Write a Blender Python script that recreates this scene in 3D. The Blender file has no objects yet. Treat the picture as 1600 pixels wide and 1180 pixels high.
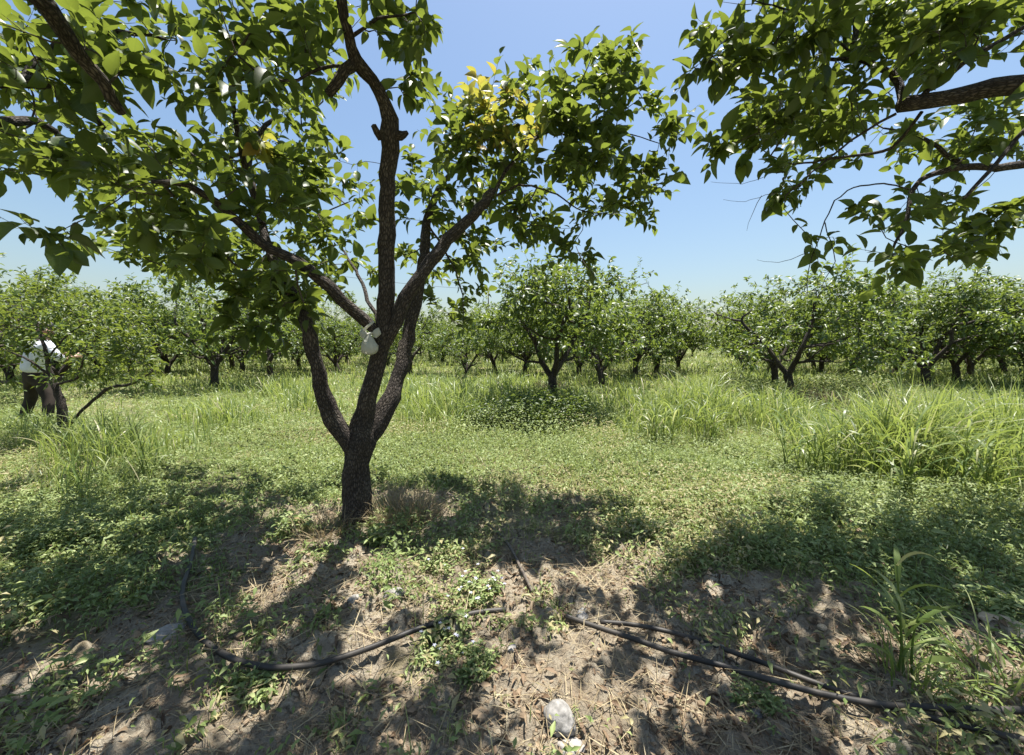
import bpy, bmesh, math, random
import numpy as np
from mathutils import Vector, Matrix

# ------------------------------------------------------------------ camera, sky, sun, exposure
SC = bpy.context.scene
COL = SC.collection
F = 620.0                      # focal length in pixels of the 1600 px wide picture
CAMH = 1.5
PITCH = math.atan(50 / F)
cam_data = bpy.data.cameras.new('camera')
cam_data.sensor_width = 36.0
cam_data.lens = 36.0 * F / 1600.0
cam_data.clip_start = 0.05
cam_data.clip_end = 3000.0
cam = bpy.data.objects.new('camera', cam_data)
COL.objects.link(cam)
cam.location = (0, 0, CAMH)
cam.rotation_euler = (math.pi / 2 - PITCH, 0, 0)
SC.camera = cam

SUN_EL = math.radians(77)
SUN_AZ = math.radians(32)       # from straight ahead (+Y) towards +X
world = bpy.data.worlds.new('World')
SC.world = world
world.use_nodes = True
nt = world.node_tree
sky = nt.nodes.new('ShaderNodeTexSky')
sky.sky_type = 'NISHITA'
sky.sun_disc = False
sky.sun_elevation = SUN_EL
sky.sun_rotation = SUN_AZ
sky.air_density = 1.5
sky.dust_density = 1.7
sky.ozone_density = 5.0
bg = nt.nodes['Background']
bg.inputs['Strength'].default_value = 0.064
nt.links.new(sky.outputs[0], bg.inputs[0])
sd = bpy.data.lights.new('sun', 'SUN')
sd.energy = 5.0
sd.angle = math.radians(0.53)
sd.color = (1.0, 0.955, 0.89)
sun = bpy.data.objects.new('sun', sd)
COL.objects.link(sun)
sun.rotation_euler = Vector((math.sin(SUN_AZ) * math.cos(SUN_EL), math.cos(SUN_AZ) * math.cos(SUN_EL),
                             math.sin(SUN_EL))).to_track_quat('Z', 'Y').to_euler()
SC.view_settings.view_transform = 'Standard'
SC.view_settings.look = 'None'
SC.view_settings.exposure = 1.3
SC.view_settings.gamma = 1.0
SC.cycles.max_bounces = 8
SC.cycles.diffuse_bounces = 3
SC.cycles.transmission_bounces = 6
SC.cycles.use_denoising = True

# ------------------------------------------------------------------ pixels of the photograph <-> places
_cp, _sp = math.cos(PITCH), math.sin(PITCH)


def ray(px, py):
    x, u = (px - 800) / F, (590 - py) / F
    return Vector((x, _cp + u * _sp, -_sp + u * _cp))


def P(px, py, Y):
    d = ray(px, py)
    return Vector((0, 0, CAMH)) + d * (Y / d.y)


def Gxy(px, py):
    x, u = (px - 800) / F, (590 - py) / F
    dz = -_sp + u * _cp
    t = CAMH / -dz
    return x * t, (_cp + u * _sp) * t


def to_px(X, Y, Z):
    z = Z - CAMH
    w = Y * _cp - z * _sp
    v = Y * _sp + z * _cp
    w = np.maximum(w, 0.05)
    return 800 + F * X / w, 590 - F * v / w


# ------------------------------------------------------------------ noise
def _hash(ix, iy, s):
    n = (ix.astype(np.int64) * 374761393 + iy.astype(np.int64) * 668265263 + s * 974634777) & 0xFFFFFFFF
    n = ((n ^ (n >> 13)) * 1274126177) & 0xFFFFFFFF
    n = n ^ (n >> 16)
    return (n & 0xFFFF) / 65535.0


def vnoise(x, y, s=0):
    ix, iy = np.floor(x), np.floor(y)
    fx, fy = x - ix, y - iy
    fx = fx * fx * (3 - 2 * fx)
    fy = fy * fy * (3 - 2 * fy)
    ix = ix.astype(np.int64)
    iy = iy.astype(np.int64)
    a, b = _hash(ix, iy, s), _hash(ix + 1, iy, s)
    c, d = _hash(ix, iy + 1, s), _hash(ix + 1, iy + 1, s)
    return (a * (1 - fx) + b * fx) * (1 - fy) + (c * (1 - fx) + d * fx) * fy


def fbm(x, y, f, o=4, s=0, g=0.5):
    v, a, t = 0.0, 1.0, 0.0
    for i in range(o):
        v = v + a * vnoise(x * f + 17.3 * i, y * f - 9.1 * i, s + i)
        t += a
        a *= g
        f *= 2.03
    return v / t


def ground_z(x, y):
    x = np.asarray(x, float)
    y = np.asarray(y, float)
    r = np.hypot(x, y - 2)
    near = np.clip(1 - (r - 5) / 8, 0, 1)
    z = (fbm(x, y, 0.45, 3, 3) - 0.5) * 0.16 * np.clip(1 - (r - 12) / 25, 0.0, 1)
    z = z + near * ((fbm(x, y, 2.6, 5, 11, 0.55) - 0.5) * 0.085)
    cl = fbm(x, y, 14.0, 3, 23)
    z = z + near * np.clip(cl - 0.5, 0, 1) * 0.17
    cl2 = fbm(x, y, 33.0, 2, 29)
    z = z + near * np.clip(cl2 - 0.55, 0, 1) * 0.05 * np.clip(fbm(x, y, 1.1, 2, 31) * 3 - 1.0, 0, 1)
    # earth heaped round the main trunk
    z = z + 0.07 * np.exp(-((x + 1.22) ** 2 + (y - 3.05) ** 2) / 0.5)
    return z


def gz(x, y):
    return float(ground_z(np.array([x]), np.array([y]))[0])


# ------------------------------------------------------------------ mesh building
def mesh_np(name, verts, quads, mats, attrs=None, smooth=True, matidx=None, tris=None):
    me = bpy.data.meshes.new(name)
    verts = np.asarray(verts, np.float32)
    loops = []
    starts = []
    n = 0
    if quads is not None and len(quads):
        q = np.asarray(quads, np.int32)
        loops.append(q.ravel())
        starts.append(np.arange(len(q)) * 4)
        n = len(q) * 4
    if tris is not None and len(tris):
        t = np.asarray(tris, np.int32)
        loops.append(t.ravel())
        starts.append(n + np.arange(len(t)) * 3)
    loops = np.concatenate(loops)
    starts = np.concatenate(starts).astype(np.int32)
    me.vertices.add(len(verts))
    me.vertices.foreach_set('co', verts.ravel())
    me.loops.add(len(loops))
    me.loops.foreach_set('vertex_index', loops)
    me.polygons.add(len(starts))
    me.polygons.foreach_set('loop_start', starts)
    if matidx is not None:
        me.polygons.foreach_set('material_index', np.asarray(matidx, np.int32))
    me.polygons.foreach_set('use_smooth', np.full(len(starts), smooth, bool))
    for m in mats:
        me.materials.append(m)
    for k, v in (attrs or {}).items():
        v = np.asarray(v, np.float32)
        a = me.attributes.new(k, 'FLOAT_VECTOR' if v.ndim == 2 else 'FLOAT', 'POINT')
        a.data.foreach_set('vector' if v.ndim == 2 else 'value', v.ravel())
    me.update(calc_edges=True)
    me.validate(verbose=False)
    return me


def link(name, me, parent=None, loc=None):
    o = bpy.data.objects.new(name, me)
    COL.objects.link(o)
    if parent is not None:
        o.parent = parent
    if loc is not None:
        o.location = loc
    return o


def tag(o, label=None, cat=None, group=None, kind=None):
    if label:
        o['label'] = label
    if cat:
        o['category'] = cat
    if group:
        o['group'] = group
    if kind:
        o['kind'] = kind
    return o


def empty(name, loc, label, cat, group=None, rz=0.0, sc=1.0):
    o = bpy.data.objects.new(name, None)
    COL.objects.link(o)
    o.location = loc
    o.rotation_euler = (0, 0, rz)
    o.scale = (sc, sc, sc)
    return tag(o, label, cat, group)


class Tubes:
    def __init__(self):
        self.v, self.q, self.n, self.a = [], [], 0, []

    def add(self, pts, rad, sides=6, rough=0.0, rng=None, cap=True, u0=0.0):
        pts = np.asarray([tuple(p) for p in pts], float)
        m = len(pts)
        rad = np.asarray(rad, float)
        tan = np.gradient(pts, axis=0)
        tan /= np.linalg.norm(tan, axis=1)[:, None] + 1e-9
        up = np.array([0, 0, 1.0]) if abs(tan[0, 2]) < 0.9 else np.array([1.0, 0, 0])
        ref = np.cross(tan[0], up)
        ref /= np.linalg.norm(ref)
        ang = np.linspace(0, 2 * math.pi, sides, endpoint=False)
        L = np.concatenate([[0], np.cumsum(np.linalg.norm(np.diff(pts, axis=0), axis=1))])
        rings = []
        for i in range(m):
            ref = ref - tan[i] * ref.dot(tan[i])
            ref /= np.linalg.norm(ref) + 1e-9
            b = np.cross(tan[i], ref)
            r = np.full(sides, rad[i])
            if rough > 0:
                w = ang * sides / (2 * math.pi)
                r = r * (1 + rough * (vnoise(np.cos(ang) * 1.6 + 5 * u0, np.sin(ang) * 1.6 + L[i] * 7, 5) - 0.5) * 2
                         + rough * 0.6 * (vnoise(w * 0.9, np.full(sides, L[i] * 22), 9) - 0.5) * 2)
            rings.append(pts[i] + np.outer(np.cos(ang) * r, ref) + np.outer(np.sin(ang) * r, b))
            self.a.append(np.stack([np.cos(ang) * rad[i], np.sin(ang) * rad[i], np.full(sides, L[i] + u0)], 1))
        V = np.concatenate(rings)
        base = self.n
        k = np.arange(sides)
        k2 = (k + 1) % sides
        for i in range(m - 1):
            a = base + i * sides
            self.q.append(np.stack([a + k, a + k2, a + sides + k2, a + sides + k], 1))
        self.v.append(V)
        self.n += len(V)
        if cap:
            for i, rr in ((0, 0), (m - 1, m - 1)):
                self.v.append(pts[i][None] + (tan[i] * rad[i] * (0.35 if i else -0.35))[None])
                self.a.append(np.array([[0, 0, L[i] + u0]]))
                c = self.n
                self.n += 1
                a = base + i * sides
                ks = np.arange(0, sides, 2)
                self.q.append(np.stack([np.full(len(ks), c), a + ks, a + (ks + 1) % sides, a + (ks + 2) % sides], 1))

    def get(self):
        return np.concatenate(self.v), np.concatenate(self.q), np.concatenate(self.a)

    def mesh(self, name, mat):
        v, q, a = self.get()
        return mesh_np(name, v, q, [mat], {'bark': a})


def smooth_line(pts, step=0.06, jit=0.0, rng=None, rad=None):
    """Catmull-Rom through the points; radii are interpolated with them."""
    pts = [np.array(tuple(p), float) for p in pts]
    P0 = [2 * pts[0] - pts[1]] + pts + [2 * pts[-1] - pts[-2]]
    out, rr = [], []
    for i in range(len(pts) - 1):
        a, b, c, d = P0[i], P0[i + 1], P0[i + 2], P0[i + 3]
        n = max(2, int(np.linalg.norm(c - b) / step))
        for k in range(n):
            t = k / n
            p = 0.5 * ((2 * b) + (-a + c) * t + (2 * a - 5 * b + 4 * c - d) * t * t + (-a + 3 * b - 3 * c + d) * t ** 3)
            out.append(p)
            if rad is not None:
                rr.append(rad[i] * (1 - t) + rad[i + 1] * t)
    out.append(pts[-1])
    if rad is not None:
        rr.append(rad[-1])
    out = np.array(out)
    if jit and rng is not None:
        j = rng.normal(0, jit, out.shape)
        j[0] = 0
        out = out + j
    return (out, np.array(rr)) if rad is not None else out


# ------------------------------------------------------------------ leaves
def leaf_shape(rows, widths, fold=0.28, droop=0.35, wave=0.0):
    """A folded leaf of unit length: three verts a row."""
    v = []
    for i, (t, w) in enumerate(zip(rows, widths)):
        z = -droop * t * t * 0.5
        wz = w * fold
        wv = wave * math.sin(t * 9)
        v += [(-w / 2, t, z + wz + wv), (0, t, z), (w / 2, t, z + wz - wv)]
    f = []
    for i in range(len(rows) - 1):
        a = i * 3
        f += [(a, a + 1, a + 4, a + 3), (a + 1, a + 2, a + 5, a + 4)]
    uv = []
    for t, w in zip(rows, widths):
        uv += [(-1, t), (0, t), (1, t)]
    return np.array(v, float), np.array(f), np.array(uv, float)


LEAF_NEAR = leaf_shape([-0.12, 0.0, 0.1, 0.3, 0.52, 0.75, 0.92, 1.0], [0.015, 0.02, 0.36, 0.60, 0.60, 0.40, 0.14, 0.01], 0.26, 0.45, 0.012)
LEAF_MID = leaf_shape([0, 0.3, 0.7, 1.0], [0.03, 0.52, 0.42, 0.02], 0.25, 0.4)
LEAF_FAR = leaf_shape([0, 0.45, 1.0], [0.06, 0.56, 0.04], 0.25, 0.4)


def norm(a):
    return a / (np.linalg.norm(a, axis=1)[:, None] + 1e-9)


def place_leaves(shape, pos, dr, nor, length, width, rng, bend=0.25):
    """verts, quads, attribute (u, v, random) of one leaf per row of pos."""
    bv, bf, uv = shape
    n, k = len(pos), len(bv)
    dr = norm(dr)
    x = norm(np.cross(dr, nor))
    z = np.cross(x, dr)
    bz = bv[None, :, 2] - rng.uniform(-0.1, bend, n)[:, None] * (bv[None, :, 1] ** 2)
    bz = bz * 1.0
    V = (pos[:, None, :] + x[:, None, :] * (bv[None, :, 0] * width[:, None])[:, :, None]
         + dr[:, None, :] * (bv[None, :, 1] * length[:, None])[:, :, None]
         + z[:, None, :] * (bz * length[:, None])[:, :, None])
    Q = bf[None] + (np.arange(n) * k)[:, None, None]
    A = np.empty((n, k, 3))
    A[:, :, 0] = uv[None, :, 0]
    A[:, :, 1] = uv[None, :, 1]
    A[:, :, 2] = rng.random(n)[:, None]
    return V.reshape(-1, 3), Q.reshape(-1, 4), A.reshape(-1, 3)


# ------------------------------------------------------------------ materials
def new_mat(name):
    m = bpy.data.materials.new(name)
    m.use_nodes = True
    t = m.node_tree
    t.nodes.clear()
    out = t.nodes.new('ShaderNodeOutputMaterial')
    return m, t, out


def node(t, kind, **kw):
    n = t.nodes.new(kind)
    for k, v in kw.items():
        if k in n.inputs:
            n.inputs[k].default_value = v
        else:
            setattr(n, k, v)
    return n


def ramp(t, fac, stops, interp='LINEAR'):
    r = t.nodes.new('ShaderNodeValToRGB')
    r.color_ramp.interpolation = interp
    e = r.color_ramp.elements
    while len(e) < len(stops):
        e.new(0.5)
    for i, (p, c) in enumerate(stops):
        e[i].position = p
        e[i].color = (*c, 1)
    t.links.new(fac, r.inputs[0])
    return r.outputs[0]


def mixc(t, fac, a, b, mode='MIX'):
    m = t.nodes.new('ShaderNodeMix')
    m.data_type = 'RGBA'
    m.blend_type = mode
    for inp, v in ((m.inputs[0], fac), (m.inputs[6], a), (m.inputs[7], b)):
        if isinstance(v, (int, float)):
            inp.default_value = v
        elif isinstance(v, tuple):
            inp.default_value = (*v, 1)
        else:
            t.links.new(v, inp)
    return m.outputs[2]


def leaf_material(name, stops, trans, tfac=0.4, rough=0.38, vein=True, spec=0.5, under=0.5):
    m, t, out = new_mat(name)
    at = node(t, 'ShaderNodeAttribute', attribute_name='leaf')
    sep = t.nodes.new('ShaderNodeSeparateXYZ')
    t.links.new(at.outputs['Vector'], sep.inputs[0])
    col = ramp(t, sep.outputs[2], stops)
    tcol = mixc(t, 0.55, col, trans)
    if vein:
        ab = node(t, 'ShaderNodeMath', operation='ABSOLUTE')
        t.links.new(sep.outputs[0], ab.inputs[0])
        mid = node(t, 'ShaderNodeMath', operation='LESS_THAN')
        t.links.new(ab.outputs[0], mid.inputs[0])
        mid.inputs[1].default_value = 0.07
        # side veins run up and out from the midrib
        s1 = node(t, 'ShaderNodeMath', operation='MULTIPLY_ADD')
        t.links.new(ab.outputs[0], s1.inputs[0])
        s1.inputs[1].default_value = -0.22
        t.links.new(sep.outputs[1], s1.inputs[2])
        s2 = node(t, 'ShaderNodeMath', operation='MULTIPLY')
        t.links.new(s1.outputs[0], s2.inputs[0])
        s2.inputs[1].default_value = 7.0
        s3 = node(t, 'ShaderNodeMath', operation='FRACT')
        t.links.new(s2.outputs[0], s3.inputs[0])
        s4 = node(t, 'ShaderNodeMath', operation='LESS_THAN')
        t.links.new(s3.outputs[0], s4.inputs[0])
        s4.inputs[1].default_value = 0.12
        mx = node(t, 'ShaderNodeMath', operation='MAXIMUM')
        t.links.new(mid.outputs[0], mx.inputs[0])
        t.links.new(s4.outputs[0], mx.inputs[1])
        sc = node(t, 'ShaderNodeMath', operation='MULTIPLY')
        t.links.new(mx.outputs[0], sc.inputs[0])
        sc.inputs[1].default_value = 0.22
        col = mixc(t, sc.outputs[0], col, (0.22, 0.27, 0.08))
        tcol = mixc(t, sc.outputs[0], tcol, (0.1, 0.15, 0.03))
    # the underside is paler and duller than the top
    geo = t.nodes.new('ShaderNodeNewGeometry')
    bf = node(t, 'ShaderNodeMath', operation='MULTIPLY')
    t.links.new(geo.outputs['Backfacing'], bf.inputs[0])
    bf.inputs[1].default_value = under
    col = mixc(t, bf.outputs[0], col, (0.075, 0.105, 0.045))
    pb = node(t, 'ShaderNodeBsdfPrincipled')
    t.links.new(col, pb.inputs['Base Color'])
    pb.inputs['Roughness'].default_value = rough
    pb.inputs['Specular IOR Level'].default_value = spec
    tr = t.nodes.new('ShaderNodeBsdfTranslucent')
    t.links.new(tcol, tr.inputs[0])
    ms = t.nodes.new('ShaderNodeMixShader')
    ms.inputs[0].default_value = tfac
    t.links.new(pb.outputs[0], ms.inputs[1])
    t.links.new(tr.outputs[0], ms.inputs[2])
    t.links.new(ms.outputs[0], out.inputs[0])
    return m


M_LEAF = leaf_material('persimmon_leaf', [(0, (0.020, 0.040, 0.010)), (0.4, (0.036, 0.068, 0.014)), (0.75, (0.07, 0.115, 0.022)), (1, (0.14, 0.18, 0.035))],
                       (0.34, 0.41, 0.05), 0.42, 0.42, True, 0.36)
M_YOUNG = leaf_material('young_leaf', [(0, (0.15, 0.2, 0.03)), (0.6, (0.27, 0.27, 0.045)), (1, (0.33, 0.2, 0.06))],
                        (0.55, 0.5, 0.07), 0.48, 0.4, True, 0.4)
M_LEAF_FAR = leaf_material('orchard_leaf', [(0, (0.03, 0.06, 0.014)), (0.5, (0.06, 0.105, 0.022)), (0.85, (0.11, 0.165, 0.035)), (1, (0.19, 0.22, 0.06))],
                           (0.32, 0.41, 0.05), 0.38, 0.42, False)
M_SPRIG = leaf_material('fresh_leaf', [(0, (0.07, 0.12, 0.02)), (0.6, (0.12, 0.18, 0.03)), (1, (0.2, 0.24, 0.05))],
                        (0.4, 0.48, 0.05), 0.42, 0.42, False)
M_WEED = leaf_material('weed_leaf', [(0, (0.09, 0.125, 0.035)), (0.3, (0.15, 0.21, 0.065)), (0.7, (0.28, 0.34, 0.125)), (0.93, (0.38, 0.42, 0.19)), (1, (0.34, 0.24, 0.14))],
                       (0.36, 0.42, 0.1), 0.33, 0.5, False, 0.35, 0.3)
M_GRASS = leaf_material('grass_blade', [(0, (0.07, 0.125, 0.03)), (0.45, (0.16, 0.225, 0.05)), (0.8, (0.28, 0.34, 0.1)), (0.9, (0.34, 0.38, 0.17)), (1, (0.5, 0.45, 0.28))],
                        (0.44, 0.52, 0.10), 0.4, 0.42, False, 0.45, 0.2)
M_STRAW = leaf_material('dry_straw', [(0, (0.2, 0.15, 0.09)), (0.5, (0.34, 0.27, 0.16)), (1, (0.47, 0.39, 0.25))],
                        (0.4, 0.3, 0.15), 0.2, 0.6, False, 0.2, 0.1)
M_LITTER = leaf_material('dead_leaf', [(0, (0.07, 0.045, 0.028)), (0.5, (0.17, 0.115, 0.07)), (1, (0.33, 0.25, 0.16))],
                         (0.25, 0.15, 0.06), 0.15, 0.6, False, 0.2, 0.1)


def bark_material(name, c0, c1, c2, scale=1.0, bump=0.9):
    m, t, out = new_mat(name)
    at = node(t, 'ShaderNodeAttribute', attribute_name='bark')
    mp = node(t, 'ShaderNodeMapping')
    mp.inputs['Scale'].default_value = (scale * 75, scale * 75, scale * 26)
    t.links.new(at.outputs['Vector'], mp.inputs[0])
    vo = node(t, 'ShaderNodeTexVoronoi', feature='DISTANCE_TO_EDGE')
    vo.inputs['Scale'].default_value = 1.0
    nz = node(t, 'ShaderNodeTexNoise')
    nz.inputs['Scale'].default_value = 0.45
    nz.inputs['Detail'].default_value = 6
    nz.inputs['Roughness'].default_value = 0.7
    t.links.new(mp.outputs[0], nz.inputs['Vector'])
    dis = mixc(t, 1.0, mp.outputs[0], nz.outputs['Color'], 'ADD')
    t.links.new(dis, vo.inputs['Vector'])
    big = node(t, 'ShaderNodeTexNoise')
    big.inputs['Scale'].default_value = 5.0
    big.inputs['Detail'].default_value = 3
    geo = t.nodes.new('ShaderNodeNewGeometry')
    t.links.new(geo.outputs['Position'], big.inputs['Vector'])
    crack = ramp(t, vo.outputs['Distance'], [(0.0, (0.15, 0.15, 0.15)), (0.3, (1, 1, 1))])
    plate = mixc(t, nz.outputs['Fac'], c1, c2)
    lich = ramp(t, big.outputs['Fac'], [(0.5, (0, 0, 0)), (0.68, (1, 1, 1))])
    plate = mixc(t, mixc(t, 0.5, lich, (0, 0, 0)), plate, (0.2, 0.17, 0.13))
    col = mixc(t, crack, c0, plate)
    hm = node(t, 'ShaderNodeMath', operation='MULTIPLY_ADD')
    t.links.new(crack, hm.inputs[0])
    hm.inputs[1].default_value = 0.7
    t.links.new(nz.outputs['Fac'], hm.inputs[2])
    bp = node(t, 'ShaderNodeBump')
    bp.inputs['Strength'].default_value = bump
    bp.inputs['Distance'].default_value = 0.012
    t.links.new(hm.outputs[0], bp.inputs['Height'])
    pb = node(t, 'ShaderNodeBsdfPrincipled')
    pb.inputs['Roughness'].default_value = 0.85
    pb.inputs['Specular IOR Level'].default_value = 0.25
    t.links.new(col, pb.inputs['Base Color'])
    t.links.new(bp.outputs[0], pb.inputs['Normal'])
    t.links.new(pb.outputs[0], out.inputs[0])
    return m


M_BARK = bark_material('persimmon_bark', (0.008, 0.006, 0.005), (0.046, 0.037, 0.031), (0.15, 0.125, 0.105), 1.0, 1.0)
M_TWIG = bark_material('twig_bark', (0.03, 0.024, 0.018), (0.06, 0.048, 0.036), (0.12, 0.1, 0.08), 2.5, 0.3)


def simple_mat(name, col, rough=0.6, spec=0.5, bump=0.0, bscale=60, var=None, emis=None, trans=None, tfac=0.3):
    m, t, out = new_mat(name)
    pb = node(t, 'ShaderNodeBsdfPrincipled')
    pb.inputs['Roughness'].default_value = rough
    pb.inputs['Specular IOR Level'].default_value = spec
    tc = t.nodes.new('ShaderNodeTexCoord')
    nz = node(t, 'ShaderNodeTexNoise')
    nz.inputs['Scale'].default_value = bscale
    nz.inputs['Detail'].default_value = 6
    t.links.new(tc.outputs['Object'], nz.inputs['Vector'])
    r = ramp(t, nz.outputs['Fac'], [(0.32, col), (0.68, var or tuple(c * 0.8 for c in col))])
    t.links.new(r, pb.inputs['Base Color'])
    if bump:
        bp = node(t, 'ShaderNodeBump')
        bp.inputs['Strength'].default_value = bump
        bp.inputs['Distance'].default_value = 0.01
        t.links.new(nz.outputs['Fac'], bp.inputs['Height'])
        t.links.new(bp.outputs[0], pb.inputs['Normal'])
    sh = pb.outputs[0]
    if trans:
        tr = t.nodes.new('ShaderNodeBsdfTranslucent')
        tr.inputs[0].default_value = (*trans, 1)
        ms = t.nodes.new('ShaderNodeMixShader')
        ms.inputs[0].default_value = tfac
        t.links.new(sh, ms.inputs[1])
        t.links.new(tr.outputs[0], ms.inputs[2])
        sh = ms.outputs[0]
    t.links.new(sh, out.inputs[0])
    return m


# ------------------------------------------------------------------ where weeds cover the soil (control points read off the photograph)
COVER = np.array([
    (0, 700, 1), (0, 800, .95), (0, 880, .85), (0, 960, .5), (0, 1100, .15), (100, 860, .9), (200, 820, .9), (200, 920, .6), (120, 930, .7),
    (250, 1000, .2), (300, 880, .35), (300, 830, .75), (350, 850, .3), (400, 860, .15), (420, 800, .45), (480, 750, .9), (480, 820, .2), (480, 860, .3),
    (450, 950, .1), (560, 900, .3), (600, 780, .35), (680, 800, .25), (700, 850, .4), (640, 740, .75), (700, 720, .75), (780, 690, .95),
    (800, 790, .45), (860, 800, .4), (780, 740, .6), (850, 880, .2), (920, 850, .5), (930, 900, .2), (1000, 820, .95), (1000, 890, .4), (1080, 880, .8),
    (1080, 940, .2), (1200, 870, .85), (1200, 930, .25), (1350, 890, .85), (1350, 945, .3), (1450, 900, .95), (1480, 960, .6), (1600, 930, .85),
    (1600, 990, .25), (1500, 1010, .15), (1500, 1060, .2), (1300, 1000, .06), (1000, 1000, .05), (900, 1050, .05), (1100, 1100, .05), (800, 1130, .08),
    (600, 1130, .10), (400, 1130, .12), (300, 1050, .15), (700, 970, .3), (620, 930, .3), (650, 1040, .35), (1200, 1140, .15), (1500, 1160, .25),
    (600, 680, 1), (900, 720, 1), (1200, 750, 1), (1500, 800, 1), (720, 1090, .3), (820, 950, .15), (540, 1000, .2), (1400, 1050, .15), (1700, 850, 1),
    (-200, 850, 1), (-200, 1050, .4), (1800, 1050, .3), (200, 610, .6), (330, 640, .75), (100, 610, .55), (500, 700, 1), (650, 700, .85)])


def cover(px, py):
    out = np.empty(len(px))
    for s in range(0, len(px), 60000):
        a = px[s:s + 60000, None] - COVER[None, :, 0]
        b = (py[s:s + 60000, None] - COVER[None, :, 1]) * 1.5
        w = 1 / (a * a + b * b + 300) ** 2
        out[s:s + 60000] = (w * COVER[None, :, 2]).sum(1) / w.sum(1)
    out = np.where(px < 900, out * .88 + .12, out * .95 + .05)
    return np.where(py < 600, np.maximum(out, .8), out)


def blobs(px, py, L):
    v = np.zeros(len(px))
    for (cx, cy, rx, ry, a) in L:
        v = np.maximum(v, a * np.exp(-((px - cx) / rx) ** 2 - ((py - cy) / ry) ** 2))
    return v


# ------------------------------------------------------------------ ground: one sheet out to the horizon
def build_ground():
    m, t, out = new_mat('orchard_soil')
    geo = t.nodes.new('ShaderNodeNewGeometry')
    at = node(t, 'ShaderNodeAttribute', attribute_name='cover')

    def noise(scale, det=6, rough=0.6):
        n = node(t, 'ShaderNodeTexNoise')
        n.inputs['Scale'].default_value = scale
        n.inputs['Detail'].default_value = det
        n.inputs['Roughness'].default_value = rough
        t.links.new(geo.outputs['Position'], n.inputs['Vector'])
        return n
    n1, n2, n3, n4 = noise(1.3), noise(9, 8, 0.7), noise(60, 6, 0.7), noise(0.35)
    soil = ramp(t, n1.outputs['Fac'], [(0.35, (0.25, 0.21, 0.15)), (0.65, (0.43, 0.385, 0.295))])
    soil = mixc(t, ramp(t, n2.outputs['Fac'], [(0.42, (0, 0, 0)), (0.62, (1, 1, 1))]), soil, (0.25, 0.2, 0.14))
    soil = mixc(t, ramp(t, n3.outputs['Fac'], [(0.5, (0, 0, 0)), (0.7, (1, 1, 1))]), soil, (0.12, 0.085, 0.055))
    # cracks in the dried mud
    vo = node(t, 'ShaderNodeTexVoronoi', feature='DISTANCE_TO_EDGE')
    vo.inputs['Scale'].default_value = 6.5
    dist = mixc(t, 0.12, geo.outputs['Position'], n2.outputs['Color'], 'ADD')
    t.links.new(dist, vo.inputs['Vector'])
    cr = ramp(t, vo.outputs['Distance'], [(0.0, (0, 0, 0)), (0.03, (1, 1, 1))])
    crm = mixc(t, ramp(t, n1.outputs['Fac'], [(0.45, (0, 0, 0)), (0.6, (1, 1, 1))]), (1, 1, 1), cr)
    soil = mixc(t, crm, (0.09, 0.065, 0.045), soil)
    green = ramp(t, n2.outputs['Fac'], [(0.3, (0.06, 0.075, 0.025)), (0.55, (0.115, 0.135, 0.045)), (0.75, (0.2, 0.18, 0.09))])
    green = mixc(t, ramp(t, n4.outputs['Fac'], [(0.5, (0, 0, 0)), (0.66, (1, 1, 1))]), green, (0.24, 0.2, 0.11))
    cv = node(t, 'ShaderNodeMath', operation='MULTIPLY_ADD')
    t.links.new(n2.outputs['Fac'], cv.inputs[0])
    cv.inputs[1].default_value = 0.6
    t.links.new(at.outputs['Fac'], cv.inputs[2])
    col = mixc(t, ramp(t, cv.outputs[0], [(0.7, (0, 0, 0)), (1.0, (1, 1, 1))]), soil, green)
    hb = node(t, 'ShaderNodeMath', operation='MULTIPLY_ADD')
    t.links.new(n3.outputs['Fac'], hb.inputs[0])
    hb.inputs[1].default_value = 0.35
    t.links.new(n2.outputs['Fac'], hb.inputs[2])
    hc = node(t, 'ShaderNodeMath', operation='MULTIPLY_ADD')
    t.links.new(crm, hc.inputs[0])
    hc.inputs[1].default_value = 0.35
    t.links.new(hb.outputs[0], hc.inputs[2])
    bp = node(t, 'ShaderNodeBump')
    bp.inputs['Strength'].default_value = 1.0
    bp.inputs['Distance'].default_value = 0.045
    t.links.new(hc.outputs[0], bp.inputs['Height'])
    pb = node(t, 'ShaderNodeBsdfPrincipled')
    pb.inputs['Roughness'].default_value = 0.95
    pb.inputs['Specular IOR Level'].default_value = 0.15
    t.links.new(col, pb.inputs['Base Color'])
    t.links.new(bp.outputs[0], pb.inputs['Normal'])
    t.links.new(pb.outputs[0], out.inputs[0])
    N = 330
    u = np.arange(-N, N + 1)
    b = 0.0158
    a = 0.95
    s = a * np.sinh(b * u * 1.0) * (1 + 0.0)
    s = s * np.where(np.abs(s) > 20, 1 + (np.abs(s) - 20) / 10, 1)
    x = s
    y = s + 2.3
    X, Y = np.meshgrid(x, y)
    Z = ground_z(X.ravel(), Y.ravel())
    V = np.stack([X.ravel(), Y.ravel(), Z], 1)
    n = 2 * N + 1
    i = np.arange(n - 1)
    A = (i[:, None] * n + i[None, :]).ravel()
    Q = np.stack([A, A + 1, A + n + 1, A + n], 1)
    front = V[:, 1] > 0.6
    cvr = np.full(len(V), 0.6)
    px, py = to_px(V[front, 0], V[front, 1], np.zeros(front.sum()))
    py = np.clip(py, 540, 1400)
    cvr[front] = cover(np.clip(px, -300, 1900), py)
    me = mesh_np('ground', V, Q, [m], {'cover': cvr})
    o = link('ground', me)
    tag(o, kind='structure')


build_ground()


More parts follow.
